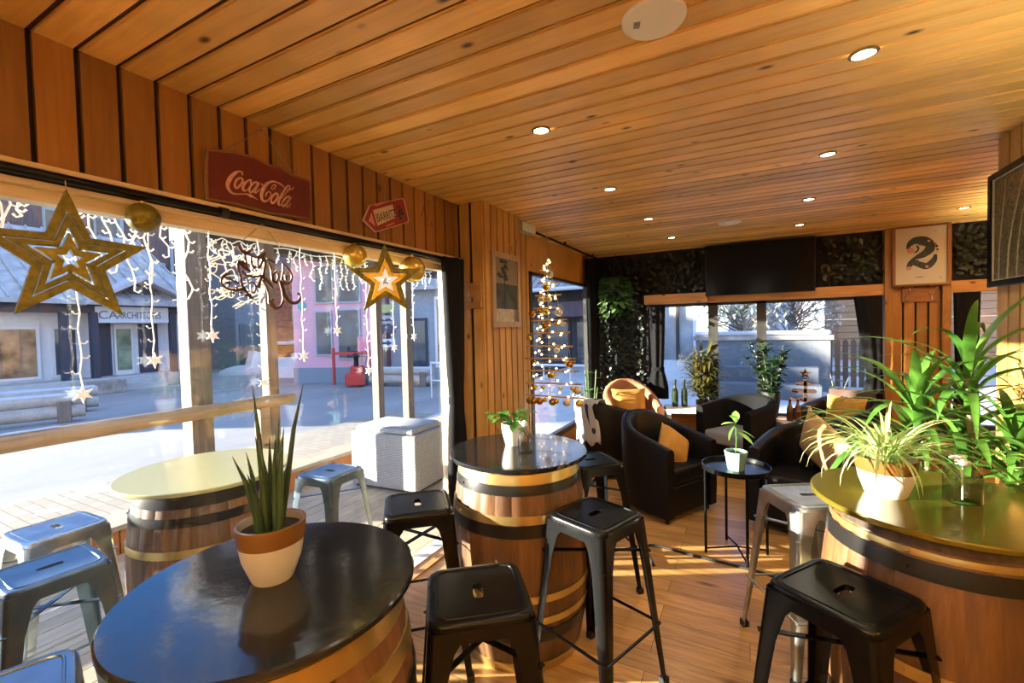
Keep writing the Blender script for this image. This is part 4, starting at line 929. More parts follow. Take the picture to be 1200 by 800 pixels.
# ------------------------------------------------------------------ small tables
t = thing('side_table', 'round black metal tray side table carrying the mint pot', 'table', (-.078, 3.36, 0))
obj('tray', MB().lathe([(.0, .578), (.208, .578), (.212, .582), (.212, .612), (.208, .612), (.206, .588), (0, .588)], 64, cap0=False, cap1=False), BLACKM, t, smooth=30)
for k in range(4):
    a = RD(20) + PI/2*k; x, y = .198*cos(a), .198*sin(a)
    obj('leg', MB().tube([(x, y, 0), (x, y, .585)], .009, 8), BLACKM, t)
for k in range(2):
    a = RD(20) + PI/2*k; x, y = .198*cos(a), .198*sin(a)
    obj('stretcher', MB().tube([(x, y, .03 + .002*k), (0, 0, .05 + .012*k), (-x, -y, .03 + .002*k)], .006, 8), BLACKM, t)
def sqtable(label, loc, w, h, m, rz=0, leg=.02, edge=.03):
    t = thing('coffee_table', label, 'table', loc, RD(rz), 'small white tables in the lounge')
    obj('tabletop', MB().box(-w/2, w/2, -w/2, w/2, h - edge, h), m, t, bevel=.006)
    for sx in (-1, 1):
        for sy in (-1, 1):
            c = w/2 - leg - .01
            obj('leg', MB().box(sx*c - leg, sx*c + leg, sy*c - leg, sy*c + leg, 0, h - edge), WHITEP, t, bevel=.004)
    return t
sqtable('white square table with dark bottles, beside the rust tan armchair', (-.66, 5.62, 0), .44, .58, WHITEP, 12)
sqtable('pale wooden-topped small table carrying a pump bottle, between the two lounge chairs', (.45, 5.30, 0), .32, .55, mat('pale_top', (.62, .52, .42), .4), 20, .015)
def bottle(name, label, loc, prof, m, group=None, extra=None):
    t = thing(name, label, 'bottle', loc, 0, group)
    obj('glass', MB().lathe(prof, 24), m, t, smooth=60)
    return t
WINE = [(.034, 0), (.036, .01), (.036, .17), (.03, .2), (.014, .23), (.013, .29), (.015, .292), (.015, .30)]
BEER = [(.028, 0), (.030, .008), (.030, .12), (.022, .15), (.012, .18), (.012, .21), (.014, .225)]
def capped(t, z, r, h, m): obj('cap', MB().lathe([(r, z), (r, z + h)], 14), m, t); return t
for (x, y, lab) in ((-.78, 5.68, 'green wine bottle on the white square table, left one of the pair'), (-.68, 5.72, 'green wine bottle on the white square table, right one beside the dracaena')):
    capped(bottle('wine_bottle', lab, (x, y, .58), WINE, GREENB, 'bottles on the white table'), .295, .0155, .03, BLACKMATT)
for (x, y, lab) in ((.38, 5.38, 'brown beer bottle on the pale wooden table, left one'), (.45, 5.40, 'brown beer bottle on the pale wooden table, right one')):
    capped(bottle('beer_bottle', lab, (x, y, .55), BEER, BROWNB, 'bottles on the pale table'), .222, .015, .01, HOOPG)
def pump_bottle(label, loc, h, r, rz, white=True):
    t = thing('soap_dispenser', label, 'bottle', loc, RD(rz), 'pump bottles on the tables')
    n = 32
    obj('container', MB().rings([se(r*a, r*.8*a, 5, n, z*h) for a, z in ((.9, 0), (1, .03), (1, .72), (.9, .80), (.45, .86), (.42, .90))]), BOTTLE, t, smooth=50)
    obj('liquid', MB().rings([se(r*a*.94, r*.8*a*.94, 5, n, z*h) for a, z in ((.9, .015), (1, .04), (1, .55))]), glassy('gel', (.80, .84, .80), 2.0, .02), t, smooth=50)
    obj('collar', MB().lathe([(r*.44, h*.89), (r*.44, h*.96)], 18), WHITEPL, t)
    obj('pump', MB().tube([(0, 0, h*.95), (0, 0, h*1.06)], r*.12, 8).tube([(0, 0, h*1.06), (r*.75, 0, h*1.05), (r*.85, 0, h*1.02)], [r*.2, r*.14, r*.1], 8), WHITEPL, t)
    obj('dip_tube', MB().tube([(0, 0, h*.05), (0, 0, h*.9)], r*.06, 6), WHITEPL, t)
    return t
pump_bottle('clear pump bottle standing on the gold table top beside the spider plant', (.636, 2.02, .95), .145, .045, 200)
pump_bottle('small clear pump bottle on the pale wooden table in the lounge', (.54, 5.26, .55), .17, .035, 150)
t = thing('glass_bottle', 'clear glass bottle with narrow neck on the middle barrel table', 'bottle', (-.985, 1.985, .95))
obj('container', MB().lathe([(.034, 0), (.037, .006), (.037, .082), (.03, .098), (.013, .113), (.012, .135)], 28), BOTTLE, t, smooth=60)
obj('liquid', MB().lathe([(.033, .006), (.034, .06)], 28), glassy('blue_gel', (.75, .84, .90), 2.0, .02), t)
obj('stopper', MB().lathe([(.011, .132), (.014, .136), (.014, .155), (.004, .16)], 14), WHITEPL, t)

# ------------------------------------------------------------------ plants
def pot(t, r, h, m, band=None, rb=.68, bandz=.62, soil=True):
    prof = [(r*rb*.92, 0), (r*rb, .006), (r*.86, h*.4), (r*.97, h*.75), (r, h), (r*.93, h), (r*.9, h*.86)]
    obj('pot', MB().lathe(prof, 40, cap1=False), m, t, smooth=50)
    if band:
        pb = [(r*.938 + .0015, h*bandz), (r*.97 + .0018, h*.75), (r + .0018, h + .001), (r*.94, h + .0015)]
        obj('glazed_band', MB().lathe(pb, 40, cap0=False, cap1=False), band, t, smooth=50)
    obj('soil', MB().lathe([(r*.9, h*.84), (r*.91, h*.86)], 24), SOIL, t)
rnd = random.Random(11)
# snake plant on the front table
t = thing('snake_plant', 'cylindrical snake plant in a cream and brown pot on the black table', 'plant', (-1.075, .705, .95))
pot(t, .08, .145, CREAM, TERRAC, .62, .68)
mb = MB()
for k in range(17):
    a = rnd.uniform(0, 2*PI); q = rnd.uniform(0, .04); L = rnd.uniform(.17, .31) if k > 2 else .37
    lean = rnd.uniform(.02, .24)
    d = Vector((cos(a)*lean, sin(a)*lean, 1)).normalized(); p0 = Vector((cos(a)*q, sin(a)*q, .105))
    mb.tube([p0, p0 + d*L*.3, p0 + d*L*.7 + Vector((0, 0, .01)), p0 + d*L + Vector((cos(a)*.01, sin(a)*.01, .015))], [.0065, .0075, .0055, .0006], 8)
obj('foliage', mb, LEAF_SNAKE, t, smooth=60)
# round leaved plant on the middle table
t = thing('potted_plant', 'round-leaved green plant in a white pot on the middle barrel table', 'plant', (-1.11, 2.10, .95))
pot(t, .063, .115, WHITEP)
mb = MB(); ms = MB()
for k in range(30):
    a = rnd.uniform(0, 2*PI); q = rnd.uniform(.02, .10); z = rnd.uniform(.10, .19)
    c = Vector((q*cos(a), q*sin(a), z)); ms.tube([(0, 0, .09), c*.5 + Vector((0, 0, .06)), c], .002, 5)
    mb.oval(c, (cos(a), sin(a), rnd.uniform(-.3, .5)), (0, 0, 1), rnd.uniform(.05, .08), rnd.uniform(.035, .05), droop=.25)
obj('foliage', mb, LEAF_MID, t, smooth=60); obj('stem', ms, LEAF_MID, t)
# spider plant on the gold table
t = thing('spider_plant', 'spider plant with arching striped leaves in a white and brown pot', 'plant', (.43, 2.005, .95))
pot(t, .09, .135, WHITEP, TERRAC, .68, .66)
mb = MB()
for k in range(125):
    a = rnd.uniform(0, 2*PI); L = rnd.uniform(.16, .34)
    mb.leaf((.03*cos(a), .03*sin(a), .105), a, L, rnd.uniform(.009, .014), rnd.uniform(.85, 1.5), -rnd.uniform(1.4, 2.8), 8, .3)
obj('foliage', mb, LEAF_SPID, t, smooth=60)
# seedling on the side table
t = thing('seedling', 'young avocado-like plant with five leaves in a mint pot on the side table', 'plant', (-.075, 3.33, .588))
prof = [(.05, 0), (.055, .02), (.072, .125), (.066, .125), (.064, .105)]
obj('pot', MB().lathe(prof, 10, cap1=False), MINT, t, smooth=20); obj('soil', MB().lathe([(.063, .1), (.064, .108)], 20), SOIL, t)
obj('stem', MB().tube([(0, 0, .1), (.004, 0, .2), (0, .004, .33)], [.005, .004, .003], 8), LEAF_MID, t)
mb = MB()
for a, el, z, L in ((2.7, -.9, .30, .12), (3.5, .2, .31, .09), (.2, -.15, .27, .12), (-.5, -.25, .26, .13), (1.6, .9, .32, .10), (4.4, .8, .33, .09)):
    mb.oval((0, 0, z), (cos(a)*cos(el), sin(a)*cos(el), sin(el)), (-sin(el)*cos(a), -sin(el)*sin(a), cos(el)), L, .05, droop=.3)
obj('foliage', mb, leafmat('leaf_seedling', (.12, .28, .05), (.3, .5, .14)), t, smooth=60)
def keep_off(mb, lim):
    mb.v = [((lim - .10 + .10*(1 - math.exp(-(x - lim + .10)/.10)) if x > lim - .10 else x), y, z) for x, y, z in mb.v]
# tall floor plant behind the gold table
t = thing('corn_plant', 'tall floor plant with long arching strap leaves behind the gold-topped barrel', 'plant', (.88, 2.72, 0))
pot(t, .17, .34, mat('dark_pot', (.04, .04, .042), .5))
obj('stem', MB().tube([(0, 0, .3), (.01, .02, .8), (.0, .03, 1.34)], [.022, .02, .014], 8).tube([(-.05, .03, .3), (-.12, .04, .75), (-.17, .06, 1.14)], [.02, .016, .012], 8).tube([(.06, -.02, .3), (.12, -.06, .7), (.14, -.08, 1.06)], [.02, .016, .012], 8), mat('cane', (.22, .17, .09), .8), t)
mb = MB()
for (cx, cy, cz, n, l0, l1) in ((0, .03, 1.32, 34, .36, .62), (-.17, .06, 1.16, 46, .34, .64), (.12, -.08, 1.04, 40, .30, .50), (-.02, .0, .98, 26, .28, .42)):
    for k in range(n):
        a = 2.4*k + rnd.uniform(-.3, .3); up = k/n
        mb.leaf((cx + .01*cos(a), cy + .01*sin(a), cz - .34 + .36*up), a, rnd.uniform(l0, l1), rnd.uniform(.042, .066), .35 + 1.0*up + rnd.uniform(-.2, .2), -rnd.uniform(1.0, 2.3), 9, .22, base=.4, twist=rnd.uniform(-.3, .3))
keep_off(mb, 1.17 - .88)
obj('foliage', mb, LEAF_MID, t, smooth=60)
t = thing('floor_plant', 'plant with sunlight painted lime into its leaves, low against the right wall, behind the pump bottle', 'plant', (1.0, 2.28, 0))
pot(t, .12, .24, mat('dark_pot2', (.05, .05, .05), .5))
mb = MB()
mb2 = MB()
for k in range(5): mb2.tube([(0, 0, .2), (.03*cos(k*1.3), .03*sin(k*1.3), .6), (.05*cos(k*1.3), .05*sin(k*1.3), .95)], .008, 6)
for k in range(56):
    a = 2.4*k; z = rnd.uniform(.55, 1.05)
    mb.leaf((.03*cos(a), .03*sin(a), z), a, rnd.uniform(.12, .24), rnd.uniform(.03, .05), rnd.uniform(-.1, 1.2), -rnd.uniform(.6, 1.8), 6, .2)
keep_off(mb, .17)
obj('foliage', mb, LEAF_SUNLIT, t, smooth=60); obj('stem', mb2, LEAF_MID, t)
# plants along the far window
def bushy(name, label, loc, potr, poth, potm, n, h, spread, L, w, m, seed, stems=7, oval=True, group='plants along the far window'):
    r_ = random.Random(seed); t = thing(name, label, 'plant', loc, 0, group)
    pot(t, potr, poth, potm)
    mb, ms = MB(), MB()
    for s_ in range(stems):
        a = 2*PI*s_/stems + r_.uniform(-.3, .3); ln = r_.uniform(.5, 1)
        top = Vector((spread*cos(a)*ln, spread*sin(a)*ln, poth + h*r_.uniform(.65, 1)))
        b0 = Vector((potr*.4*cos(a), potr*.4*sin(a), poth*.86))
        mid = (b0 + top)/2 + Vector((0, 0, .08*h))
        pth = catmull([b0, mid, top], 5); ms.tube(pth, .006, 6)
        for k in range(n):
            c = pth[1 + int((len(pth) - 2)*(k + .5)/n)]; b_ = 2.4*k + s_
            d = (cos(b_), sin(b_), r_.uniform(-.1, .8))
            if oval: mb.oval(c, d, (0, .05, 1), L*r_.uniform(.7, 1.1), w, droop=.2, seg=4)
            else: mb.leaf(c, b_, L*r_.uniform(.7, 1.1), w, r_.uniform(.3, 1.1), -r_.uniform(.8, 1.8), 5)
    obj('foliage', mb, m, t, smooth=60); obj('stem', ms, m, t)
    return t
bushy('dracaena', 'reddish dracaena in a sunlit pot left of the first mullion, far window', (-.50, 6.09, .45), .09, .16, TERRAC, 26, .62, .15, .32, .052, LEAF_RED, 2, 11, False)
bushy('zz_plant', 'dark ZZ plant with oval leaflets in a black pot by the middle mullion', (.24, 6.09, .45), .1, .3, BLACKMATT, 20, .62, .30, .13, .075, LEAF_DARK, 4, 15)
bushy('small_plant', 'small plant with a few large dark leaves right of the wooden tree ornament', (.88, 6.09, .45), .06, .22, CREAM, 2, .32, .12, .14, .085, LEAF_DARK, 6, 3)
bushy('corner_plant', 'small leafy plant on the floor by the narrow second window', (-1.72, 5.3, 0), .1, .3, CREAM, 7, .75, .14, .09, .05, LEAF_MID, 9, 5)
# hanging pothos in the corner
t = thing('hanging_pothos', 'trailing pothos in a dark hanging pot in the far left corner', 'plant', (-1.52, 5.82, 2.02))
pot(t, .09, .14, BLACKMATT)
for k in range(3): obj('cord', MB().tube([(.085*cos(2.1*k), .085*sin(2.1*k), .13), (0, 0, .48)], .003, 5), BLACKMATT, t)
mb, ms = MB(), MB()
for k in range(16):
    a = 2*PI*k/16; ln = rnd.uniform(.05, .42); pth = catmull([Vector((.04*cos(a), .04*sin(a), .13)), Vector((.12*cos(a), .12*sin(a), .17)), Vector((.17*cos(a), .17*sin(a), .02)), Vector((.16*cos(a+.3), .16*sin(a+.3), .05 - ln))], 4)
    ms.tube(pth, .003, 5)
    for q in range(1, len(pth)):
        for _ in range(2): mb.oval(pth[q], (cos(a + rnd.uniform(-1.4, 1.4)), sin(a + rnd.uniform(-1.4, 1.4)), rnd.uniform(-.8, .2)), (0, 0, 1), rnd.uniform(.06, .1), rnd.uniform(.045, .07), droop=.2)
obj('foliage', mb, leafmat('leaf_pothos', (.03, .08, .02), (.10, .2, .05)), t, smooth=60); obj('stem', ms, LEAF_DARK, t)
# artificial green wall
def greenwall(label, quads, n):
    mb = MB()
    for x0, x1, z0, z1, y in quads:
        k = int(n*(x1-x0)*(z1-z0))
        for _ in range(k):
            a = rnd.uniform(0, 2*PI)
            mb.oval((rnd.uniform(x0 + .03, x1 - .03), y - rnd.uniform(.005, .05), rnd.uniform(z0 + .03, z1 - .04)), (cos(a), -rnd.uniform(.1, .6), sin(a)), (0, -1, .2), rnd.uniform(.045, .08), rnd.uniform(.03, .045), seg=3)
    o = obj('leaf_panel', mb, LEAF_WALL, smooth=60)
    return tag(o, label, 'wall greenery', None, 'stuff')
greenwall('dark green leaf-covered wall left of the far window', [(-1.93, -1.21, .1, 2.5, YF)], 900)
greenwall('dark green leaf panel between television and plank panel', [(.70, 1.27, 1.97, 2.5, YF)], 900)
greenwall('dark green leaf panel above the far window, left of the television', [(-1.2, -.46, 1.98, 2.5, YF)], 900)
greenwall('dark green leaf panel behind the tall painting, far right', [(1.82, 2.58, 1.96, 2.5, YF)], 700)

# ------------------------------------------------------------------ decorations in the long window
GOLD = mat('glitter_gold', (.165, .135, .014), .4, .35, var=.35, vscale=60, bump=.3, bscale=300)
GOLDB = mat('shiny_gold', (.72, .52, .11), .24, .65)
STRING = mat('string', (.45, .38, .27), .8)
BROWNCUT = mat('brown_cutout', (.085, .032, .014), .5)
LED = mat('white_led', (.85, .84, .78), .5, emit=.35, ecol=(1, .93, .8))
LEDW = mat('warm_led', (.9, .7, .4), .4, emit=6, ecol=(1, .72, .32))
FLAKE = mat('white_flake', (.85, .87, .88), .4, emit=.25, ecol=(1, 1, 1))
def plane_x(u0, v0):  # local u along +Y, v up, w out of the wall (+X)
    return lambda u, v, w: (w, u - u0, v - v0)
def star_pts(R, q=.42, n=5, rot=PI/2):
    return [((R if k % 2 == 0 else R*q)*cos(rot + PI*k/n), (R if k % 2 == 0 else R*q)*sin(rot + PI*k/n)) for k in range(2*n)]
fx = lambda o: (lambda u, v, w: (w + o, u, v))
t = thing('hanging_star', 'large brown gold glitter star with a smaller star inside, at the left edge', 'star', (-1.85, .597, 1.815))
obj('outer_star', MB().frame(star_pts(.213), star_pts(.150), .016, fx(-.008)), GOLD, t, bevel=.002)
obj('middle_star', MB().frame(star_pts(.143), star_pts(.100), .016, fx(-.006)), GOLD, t, bevel=.002)
mb = MB()
for k in range(5):
    a = PI/2 + 2*PI*k/5 + PI/5; mb.bar((0, .42*.15*cos(a)*.7, .42*.15*sin(a)*.7), (0, .42*.2*cos(a), .42*.2*sin(a)), .012, .012, up=(1, 0, 0))
    a2 = PI/2 + 2*PI*k/5 + PI/5; mb.bar((0, .03*cos(a2), .03*sin(a2)), (0, .046*cos(a2), .046*sin(a2)), .008, .01, up=(1, 0, 0))
obj('spoke', mb, GOLD, t)
obj('inner_star', MB().frame(star_pts(.082), star_pts(.034), .022, fx(-.011)), mat('bright_gold', (.25, .20, .022), .35, .4, var=.3, vscale=60), t, bevel=.002)
obj('string', MB().tube([(0, 0, .212), (0, 0, .24)], .0015, 5), STRING, t)
t = thing('hanging_star', 'small layered gold star glowing white inside, between two gold balls', 'star', (-1.78, 1.89, 1.852), RD(-46))
obj('outer_star', MB().frame(star_pts(.206), star_pts(.134), .02, fx(-.01)), GOLD, t, bevel=.002)
obj('middle_star', MB().frame(star_pts(.136), star_pts(.075), .02, fx(-.035)), GOLDB, t, bevel=.002)
obj('inner_star', MB().frame(star_pts(.082), star_pts(.029), .02, fx(-.045)), LED, t, bevel=.002)
obj('string', MB().tube([(0, 0, .214), (0, 0, .26)], .0015, 5), STRING, t)
def bauble(name, label, loc, r, m, top, group='gold balls in the long window'):
    t = thing(name, label, 'bauble', loc, 0, group)
    obj('ball', MB().ball((0, 0, 0), r, 28, 18), m, t, smooth=80)
    obj('cap', MB().lathe([(r*.16, r*.97), (r*.16, r*1.1)], 12), GOLDB, t)
    if top: obj('string', MB().tube([(0, 0, r*1.08), (0, 0, top - loc[2])], .0015, 5), STRING, t)
    return t
bauble('bauble', 'matt glitter gold ball hanging right of the large star', (-1.9, .816, 1.993), .052, GOLD, 2.05)
bauble('bauble', 'shiny gold ball hanging left of the small gold star', (-1.92, 1.807, 1.99), .064, GOLDB, 2.05)
bauble('bauble', 'larger shiny gold ball hanging right of the small gold star', (-1.87, 2.225, 1.955), .082, GOLDB, 2.05)
# cut-out brown lettering ornament on two cords
t = thing('scroll_ornament', 'brown cut-out ornament of swirling letters and snowflakes hung on a cord', 'ornament', (-1.93, 1.26, 1.83))
mb = MB()
for s_ in SCROLL: mb.ribbon([(a, b, w*1.1) for a, b, w in s_], .006, lambda u, v, w: (w, u - 1.26, v - 1.83), 4)
obj('scrollwork', mb, BROWNCUT, t)
obj('cord', MB().tube([(0.003, -.07, .15), (.003, .02, .235), (.003, .10, .145)], .0022, 6), STRING, t)
# snowflake drops
def flake_drop(x, cy, lab, X=-1.965, top=2.0, s=.03):
    c = at(x, cy, 'X', X)
    t = thing('snowflake_drop', lab, 'light string', tuple(c), 0, 'snowflake light drops in the long window')
    mb = MB()
    for k in range(6):
        a = PI*k/3 + PI/6
        mb.prism([(0, 0), (.42*s*cos(a-.5), .42*s*sin(a-.5)), (s*cos(a), s*sin(a)), (.42*s*cos(a+.5), .42*s*sin(a+.5))], .005, lambda u, v, w: (w, u, v))
    obj('snowflake', mb, FLAKE, t)
    z = top - c.z; r_ = random.Random(int(x)); mb = MB()
    n = max(4, int(z/.05)); pts = [(0, .004*sin(k*2.2 + x), s*.8 + (z - s*.8)*k/n) for k in range(n + 1)]
    mb.tube(pts, .0022, 5)
    for k in range(1, n):
        p = pts[k]; q = r_.choice((-1, 1)); mb.tube([p, (0, p[1] + q*.012, p[2] - .004), (0, p[1] + q*.02, p[2] + .006)], [.0016, .002, .003], 5)
    obj('light_cord', mb, LED, t)
for x, y, lab in ((97, 462, 'white snowflake hanging lowest, under the large gold star'), (181, 422, 'white snowflake hanging on its cord under the matt gold ball'),
                  (249, 393, 'white snowflake against the leftmost timber post'), (309, 448, 'white snowflake hanging low below the brown scroll ornament'),
                  (356, 417, 'white snowflake against the pink house wall, left of its windows'), (395, 387, 'white snowflake left below the small gold star, against the tall window'),
                  (432, 434, 'white snowflake hanging low by the red snow blower'), (462, 407, 'white snowflake between the two close timber posts'),
                  (485, 394, 'white snowflake right of the close timber posts, under the larger ball')):
    flake_drop(x, y, lab)
def icicles(label, X, y0, y1, ztop, n, lmin, lmax, r, seed, m=LED):
    rr = random.Random(seed); t = thing('icicle_lights', label, 'light string', (X, (y0+y1)/2, ztop), 0, 'icicle light strings')
    L = y1 - y0
    obj('cable', MB().tube([(0, -L/2 + L*k/24, .02*sin(k*1.1)) for k in range(25)], r, 5), m, t)
    for k in range(n):
        y = -L/2 + L*(k + .5)/n + rr.uniform(-.02, .02); ln = rr.uniform(lmin, lmax); mb = MB()
        q = max(4, int(ln/.04)); pts = [(rr.uniform(-.01, .01), y + .016*sin(j*1.3 + k) + rr.uniform(-.006, .006), -ln*j/q) for j in range(q + 1)]
        mb.tube(pts, r, 5)
        for j in range(1, q + 1):
            s_ = rr.choice((-1, 1)); p = pts[j]; mb.tube([p, (p[0], p[1] + s_*.014, p[2] - .006), (p[0], p[1] + s_*.022, p[2] + .004)], [r*.7, r, r*1.3], 5)
        obj('strand', mb, m, t)
icicles('tangled white icicle lights outside the top of the window, left by the large star', -2.14, -.05, .62, 2.06, 15, .06, .28, .0036, 1)
icicles('white icicle lights outside the window top, around the matt gold ball', -2.14, .64, 1.08, 2.06, 12, .08, .34, .0034, 2)
icicles('white icicle lights along the terrace roof, beside the leftmost post', -4.56, 2.4, 3.1, 2.50, 12, .1, .32, .006, 3)
icicles('white icicle lights along the terrace roof, in front of the pink house', -4.56, 3.15, 5.9, 2.50, 26, .12, .45, .006, 4)
# dense warm bundle of fairy lights on the terrace
rr = random.Random(8); mb = MB()
for k in range(58):
    y, z = rr.uniform(-.36, .46), rr.uniform(-.24, .26)
    pts = [Vector((rr.uniform(-.05, .05), y + rr.uniform(-.1, .1), z + rr.uniform(-.07, .07))) for _ in range(4)]
    mb.tube(catmull(pts, 4), .006, 5)
tag(obj('light_bundle', mb, mat('cream_led', (.72, .62, .44), .5, emit=.35, ecol=(1, .85, .6)), loc=(-4.62, 2.62, 2.12)), 'dense cream bundle of fairy lights behind the brown scroll ornament', 'light string')

# ------------------------------------------------------------------ signs above the window
t = thing('wall_sign', 'worn dark red wooden sign with white script hung on a chain above the window', 'sign', (-1.93, 1.285, 2.21))
OUT = [(1.035, 2.112), (1.16, 2.118), (1.30, 2.112), (1.42, 2.122), (1.527, 2.128), (1.531, 2.22), (1.529, 2.325), (1.43, 2.328), (1.36, 2.345), (1.30, 2.338), (1.24, 2.352), (1.15, 2.345), (1.043, 2.318), (1.036, 2.21)]
f = lambda u, v, w: (w, u - 1.285, v - 2.21)
obj('board', MB().prism(OUT, .02, f), wood('sign_edge', (.10, .045, .02), (.16, .075, .03), (.22, .11, .05), 'Y', .7, knots=False), t, bevel=.003)
IN = [(1.285 + (u - 1.285)*.955, 2.218 + (v - 2.218)*.90) for u, v in OUT]
def worn_red():
    m, nt, out = newmat('worn_red'); lk = nt.links.new
    b = N(nt, 'ShaderNodeBsdfPrincipled', Roughness=.55); lk(b.outputs[0], out.inputs[0])
    tc = N(nt, 'ShaderNodeTexCoord'); nz = N(nt, 'ShaderNodeTexNoise', Scale=34, Detail=6, Roughness=.7); lk(tc.outputs['Object'], nz.inputs['Vector'])
    r = ramp(nt, [(.3, (.085, .004, .007)), (.66, (.12, .006, .010)), (.74, (.09, .03, .018))], nz.outputs[0]); lk(r.outputs[0], b.inputs['Base Color'])
    return m
obj('red_face', MB().prism(IN, .003, lambda u, v, w: f(u, v, w + .0195)), worn_red(), t)
mb = MB()
for s_ in COKE: mb.ribbon(s_, .002, lambda u, v, w: f(u, v, w + .0215), 5)
obj('lettering', mb, mat('sign_script', (.62, .36, .30), .7, var=.2, vscale=60), t)
mb = MB()
def chain(a, b, n):
    a, b = Vector(a), Vector(b)
    for k in range(n):
        c = a.lerp(b, (k + .5)/n); d = (b - a).normalized(); l = (b - a).length/n*.66
        sd = Vector((0, -d.z, d.y)) if k % 2 else Vector((1, 0, 0))
        ring = [c + d*l*cos(q) + sd*.0035*sin(q) for q in [2*PI*j/10 for j in range(11)]]
        mb.tube(ring, .0011, 5, cap=False)
chain(f(1.281, 2.475, .03), f(1.13, 2.345, .02), 16); chain(f(1.281, 2.475, .03), f(1.43, 2.33, .02), 16)
obj('chain', mb, mat('chain_metal', (.30, .24, .16), .35, .9), t)
obj('nail', MB().tube([f(1.281, 2.478, -.02), f(1.281, 2.478, .035)], .003, 8), GREYM, t)
t = thing('arrow_sign', 'small red and cream arrow-shaped sign tilted on the wall above the small star', 'sign', (-1.94, 2.08, 2.28))
f2 = lambda u, v, w: (w, u - 2.08, v - 2.28)
O2 = [(1.885, 2.203), (1.938, 2.30), (2.225, 2.412), (2.245, 2.405), (2.285, 2.285), (2.275, 2.268), (1.985, 2.152), (1.965, 2.158)]
cx_, cz_ = 2.09, 2.285
sc_ = lambda P_, k: [(cx_ + (u - cx_)*k, cz_ + (v - cz_)*k) for u, v in P_]
obj('board', MB().prism(O2, .006, f2), mat('sign_cream', (.55, .42, .34), .5), t)
obj('red_face', MB().prism(sc_(O2, .94), .0015, lambda u, v, w: f2(u, v, w + .006)), mat('sign_red', (.26, .02, .025), .5), t)
mu = Vector((.305, .122)).normalized(); mv = Vector((-mu.y, mu.x))
def onsign(a, b): p = Vector((1.955, 2.225)) + mu*a + mv*b; return (p.x, p.y)
obj('pale_panel', MB().prism([onsign(.03, -.045), onsign(.21, -.028), onsign(.21, .05), onsign(.03, .045)], .0015, lambda u, v, w: f2(u, v, w + .007)), mat('sign_cream2', (.60, .50, .36), .5), t)
obj('arrow_tip', MB().prism([onsign(-.03, -.005), onsign(.012, -.045), onsign(.012, .035)], .0015, lambda u, v, w: f2(u, v, w + .007)), mat('sign_pink', (.6, .27, .24), .5), t)
ang = math.atan2(mu.y, mu.x)
def onsign_M(a, b, w):
    u, v = onsign(a, b); x, y, z = f2(u, v, w)
    return Matrix(((0, 0, 1, x), (cos(ang), -sin(ang), 0, y), (sin(ang), cos(ang), 0, z), (0, 0, 0, 1)))
text('BIARRITZ', .066, onsign_M(.036, -.026, .0088) @ Matrix.Diagonal((.66, 1.05, 1, 1)), BLACKMATT, t, .0006)
sm = mat('sign_small', (.55, .22, .2), .6)
obj('upper_print', MB().prism([onsign(.06, .062), onsign(.16, .068), onsign(.16, .076), onsign(.06, .07)], .001, lambda u, v, w: f2(u, v, w + .0076)), sm, t)
obj('lower_print', MB().prism([onsign(.10, -.066), onsign(.18, -.06), onsign(.18, -.052), onsign(.10, -.058)], .001, lambda u, v, w: f2(u, v, w + .0076)), sm, t)
mb = MB(); rr = random.Random(4)
for k in range(26):
    a, q = rr.uniform(0, 2*PI), rr.uniform(0, .04); c = onsign(.262 + q*cos(a)*.9, .0 + q*sin(a)*1.2)
    mb.ball(f2(c[0], c[1], .009), rr.uniform(.005, .011), 8, 6, (.3, 1, 1))
obj('dark_emblem', mb, mat('emblem', (.03, .045, .03), .6, var=.6, vscale=60), t)
obj('string', MB().tube([f2(2.07, 2.36, .004), f2(2.08, 2.47, .004)], .001, 5).tube([f2(1.985, 2.16, .004), f2(1.985, 2.115, .004)], .001, 5), STRING, t)

# ------------------------------------------------------------------ curtain rail and curtains
t = thing('curtain_rail', 'long black curtain rail under the planked header of the long window', 'rail', (-1.908, 1.53, 2.074))
obj('rail', MB().tube([(0, -1.2, 0), (0, 1.28, 0)], .0145, 12), BLACKM, t)
for yy in (-.43, 1.1): obj('bracket', MB().rings([[(.0205*cos(a), yy + w, .0205*sin(a)) for a in [2*PI*k/14 for k in range(14)]] for w in (-.016, .016)]).box(-.03, 0, yy - .008, yy + .008, -.012, .012), BLACKMATT, t)
def curtain(label, loc, rz, w0, w1, w2, ztie, ztop, zbot=.02, d=.055, pleats=6, shift=0, m=BLACKCLOTH):
    t = thing('curtain', label, 'curtain', loc, RD(rz), 'black tied curtains')
    n = 72; rs = []
    for k in range(25):
        z = zbot + (ztop - zbot)*k/24
        if z > ztie: q = (z - ztie)/(ztop - ztie); w = w1 + (w0 - w1)*q**.7; sh = shift*(1 - q)
        else: q = (ztie - z)/(ztie - zbot); w = w1 + (w2 - w1)*min(1, q*1.6)**.8; sh = shift*(1 - q*.4)
        dd = d*(.75 + .25*min(1, abs(z - ztie)*5))
        ring = []
        for j in range(n):
            a = 2*PI*j/n; rp = 1 + .22*sin(a*pleats + .5*sin(z*3))*abs(sin(a))
            ring.append((w/2*cos(a) + sh, dd*sin(a)*rp, z))
        rs.append(ring)
    mb = MB(); mb.rings(rs); obj('drape', mb, m, t, smooth=80)
    obj('tieback', MB().rings([[((w1/2 + .012)*cos(a) + shift, (d*.75 + .014)*sin(a), z) for a in [2*PI*k/24 for k in range(24)]] for z in (ztie - .025, ztie + .025)], False, False), m, t)
    return t
curtain('black curtain tied at the right end of the long window, touching the timber pier', (-1.865, 2.66, 0), 90, .22, .10, .2, 1.06, 2.075)
curtain('long black curtain in the far left corner by the narrow window', (-1.84, 5.86, 0), 75, .24, .2, .24, 1.1, 2.46, d=.06)
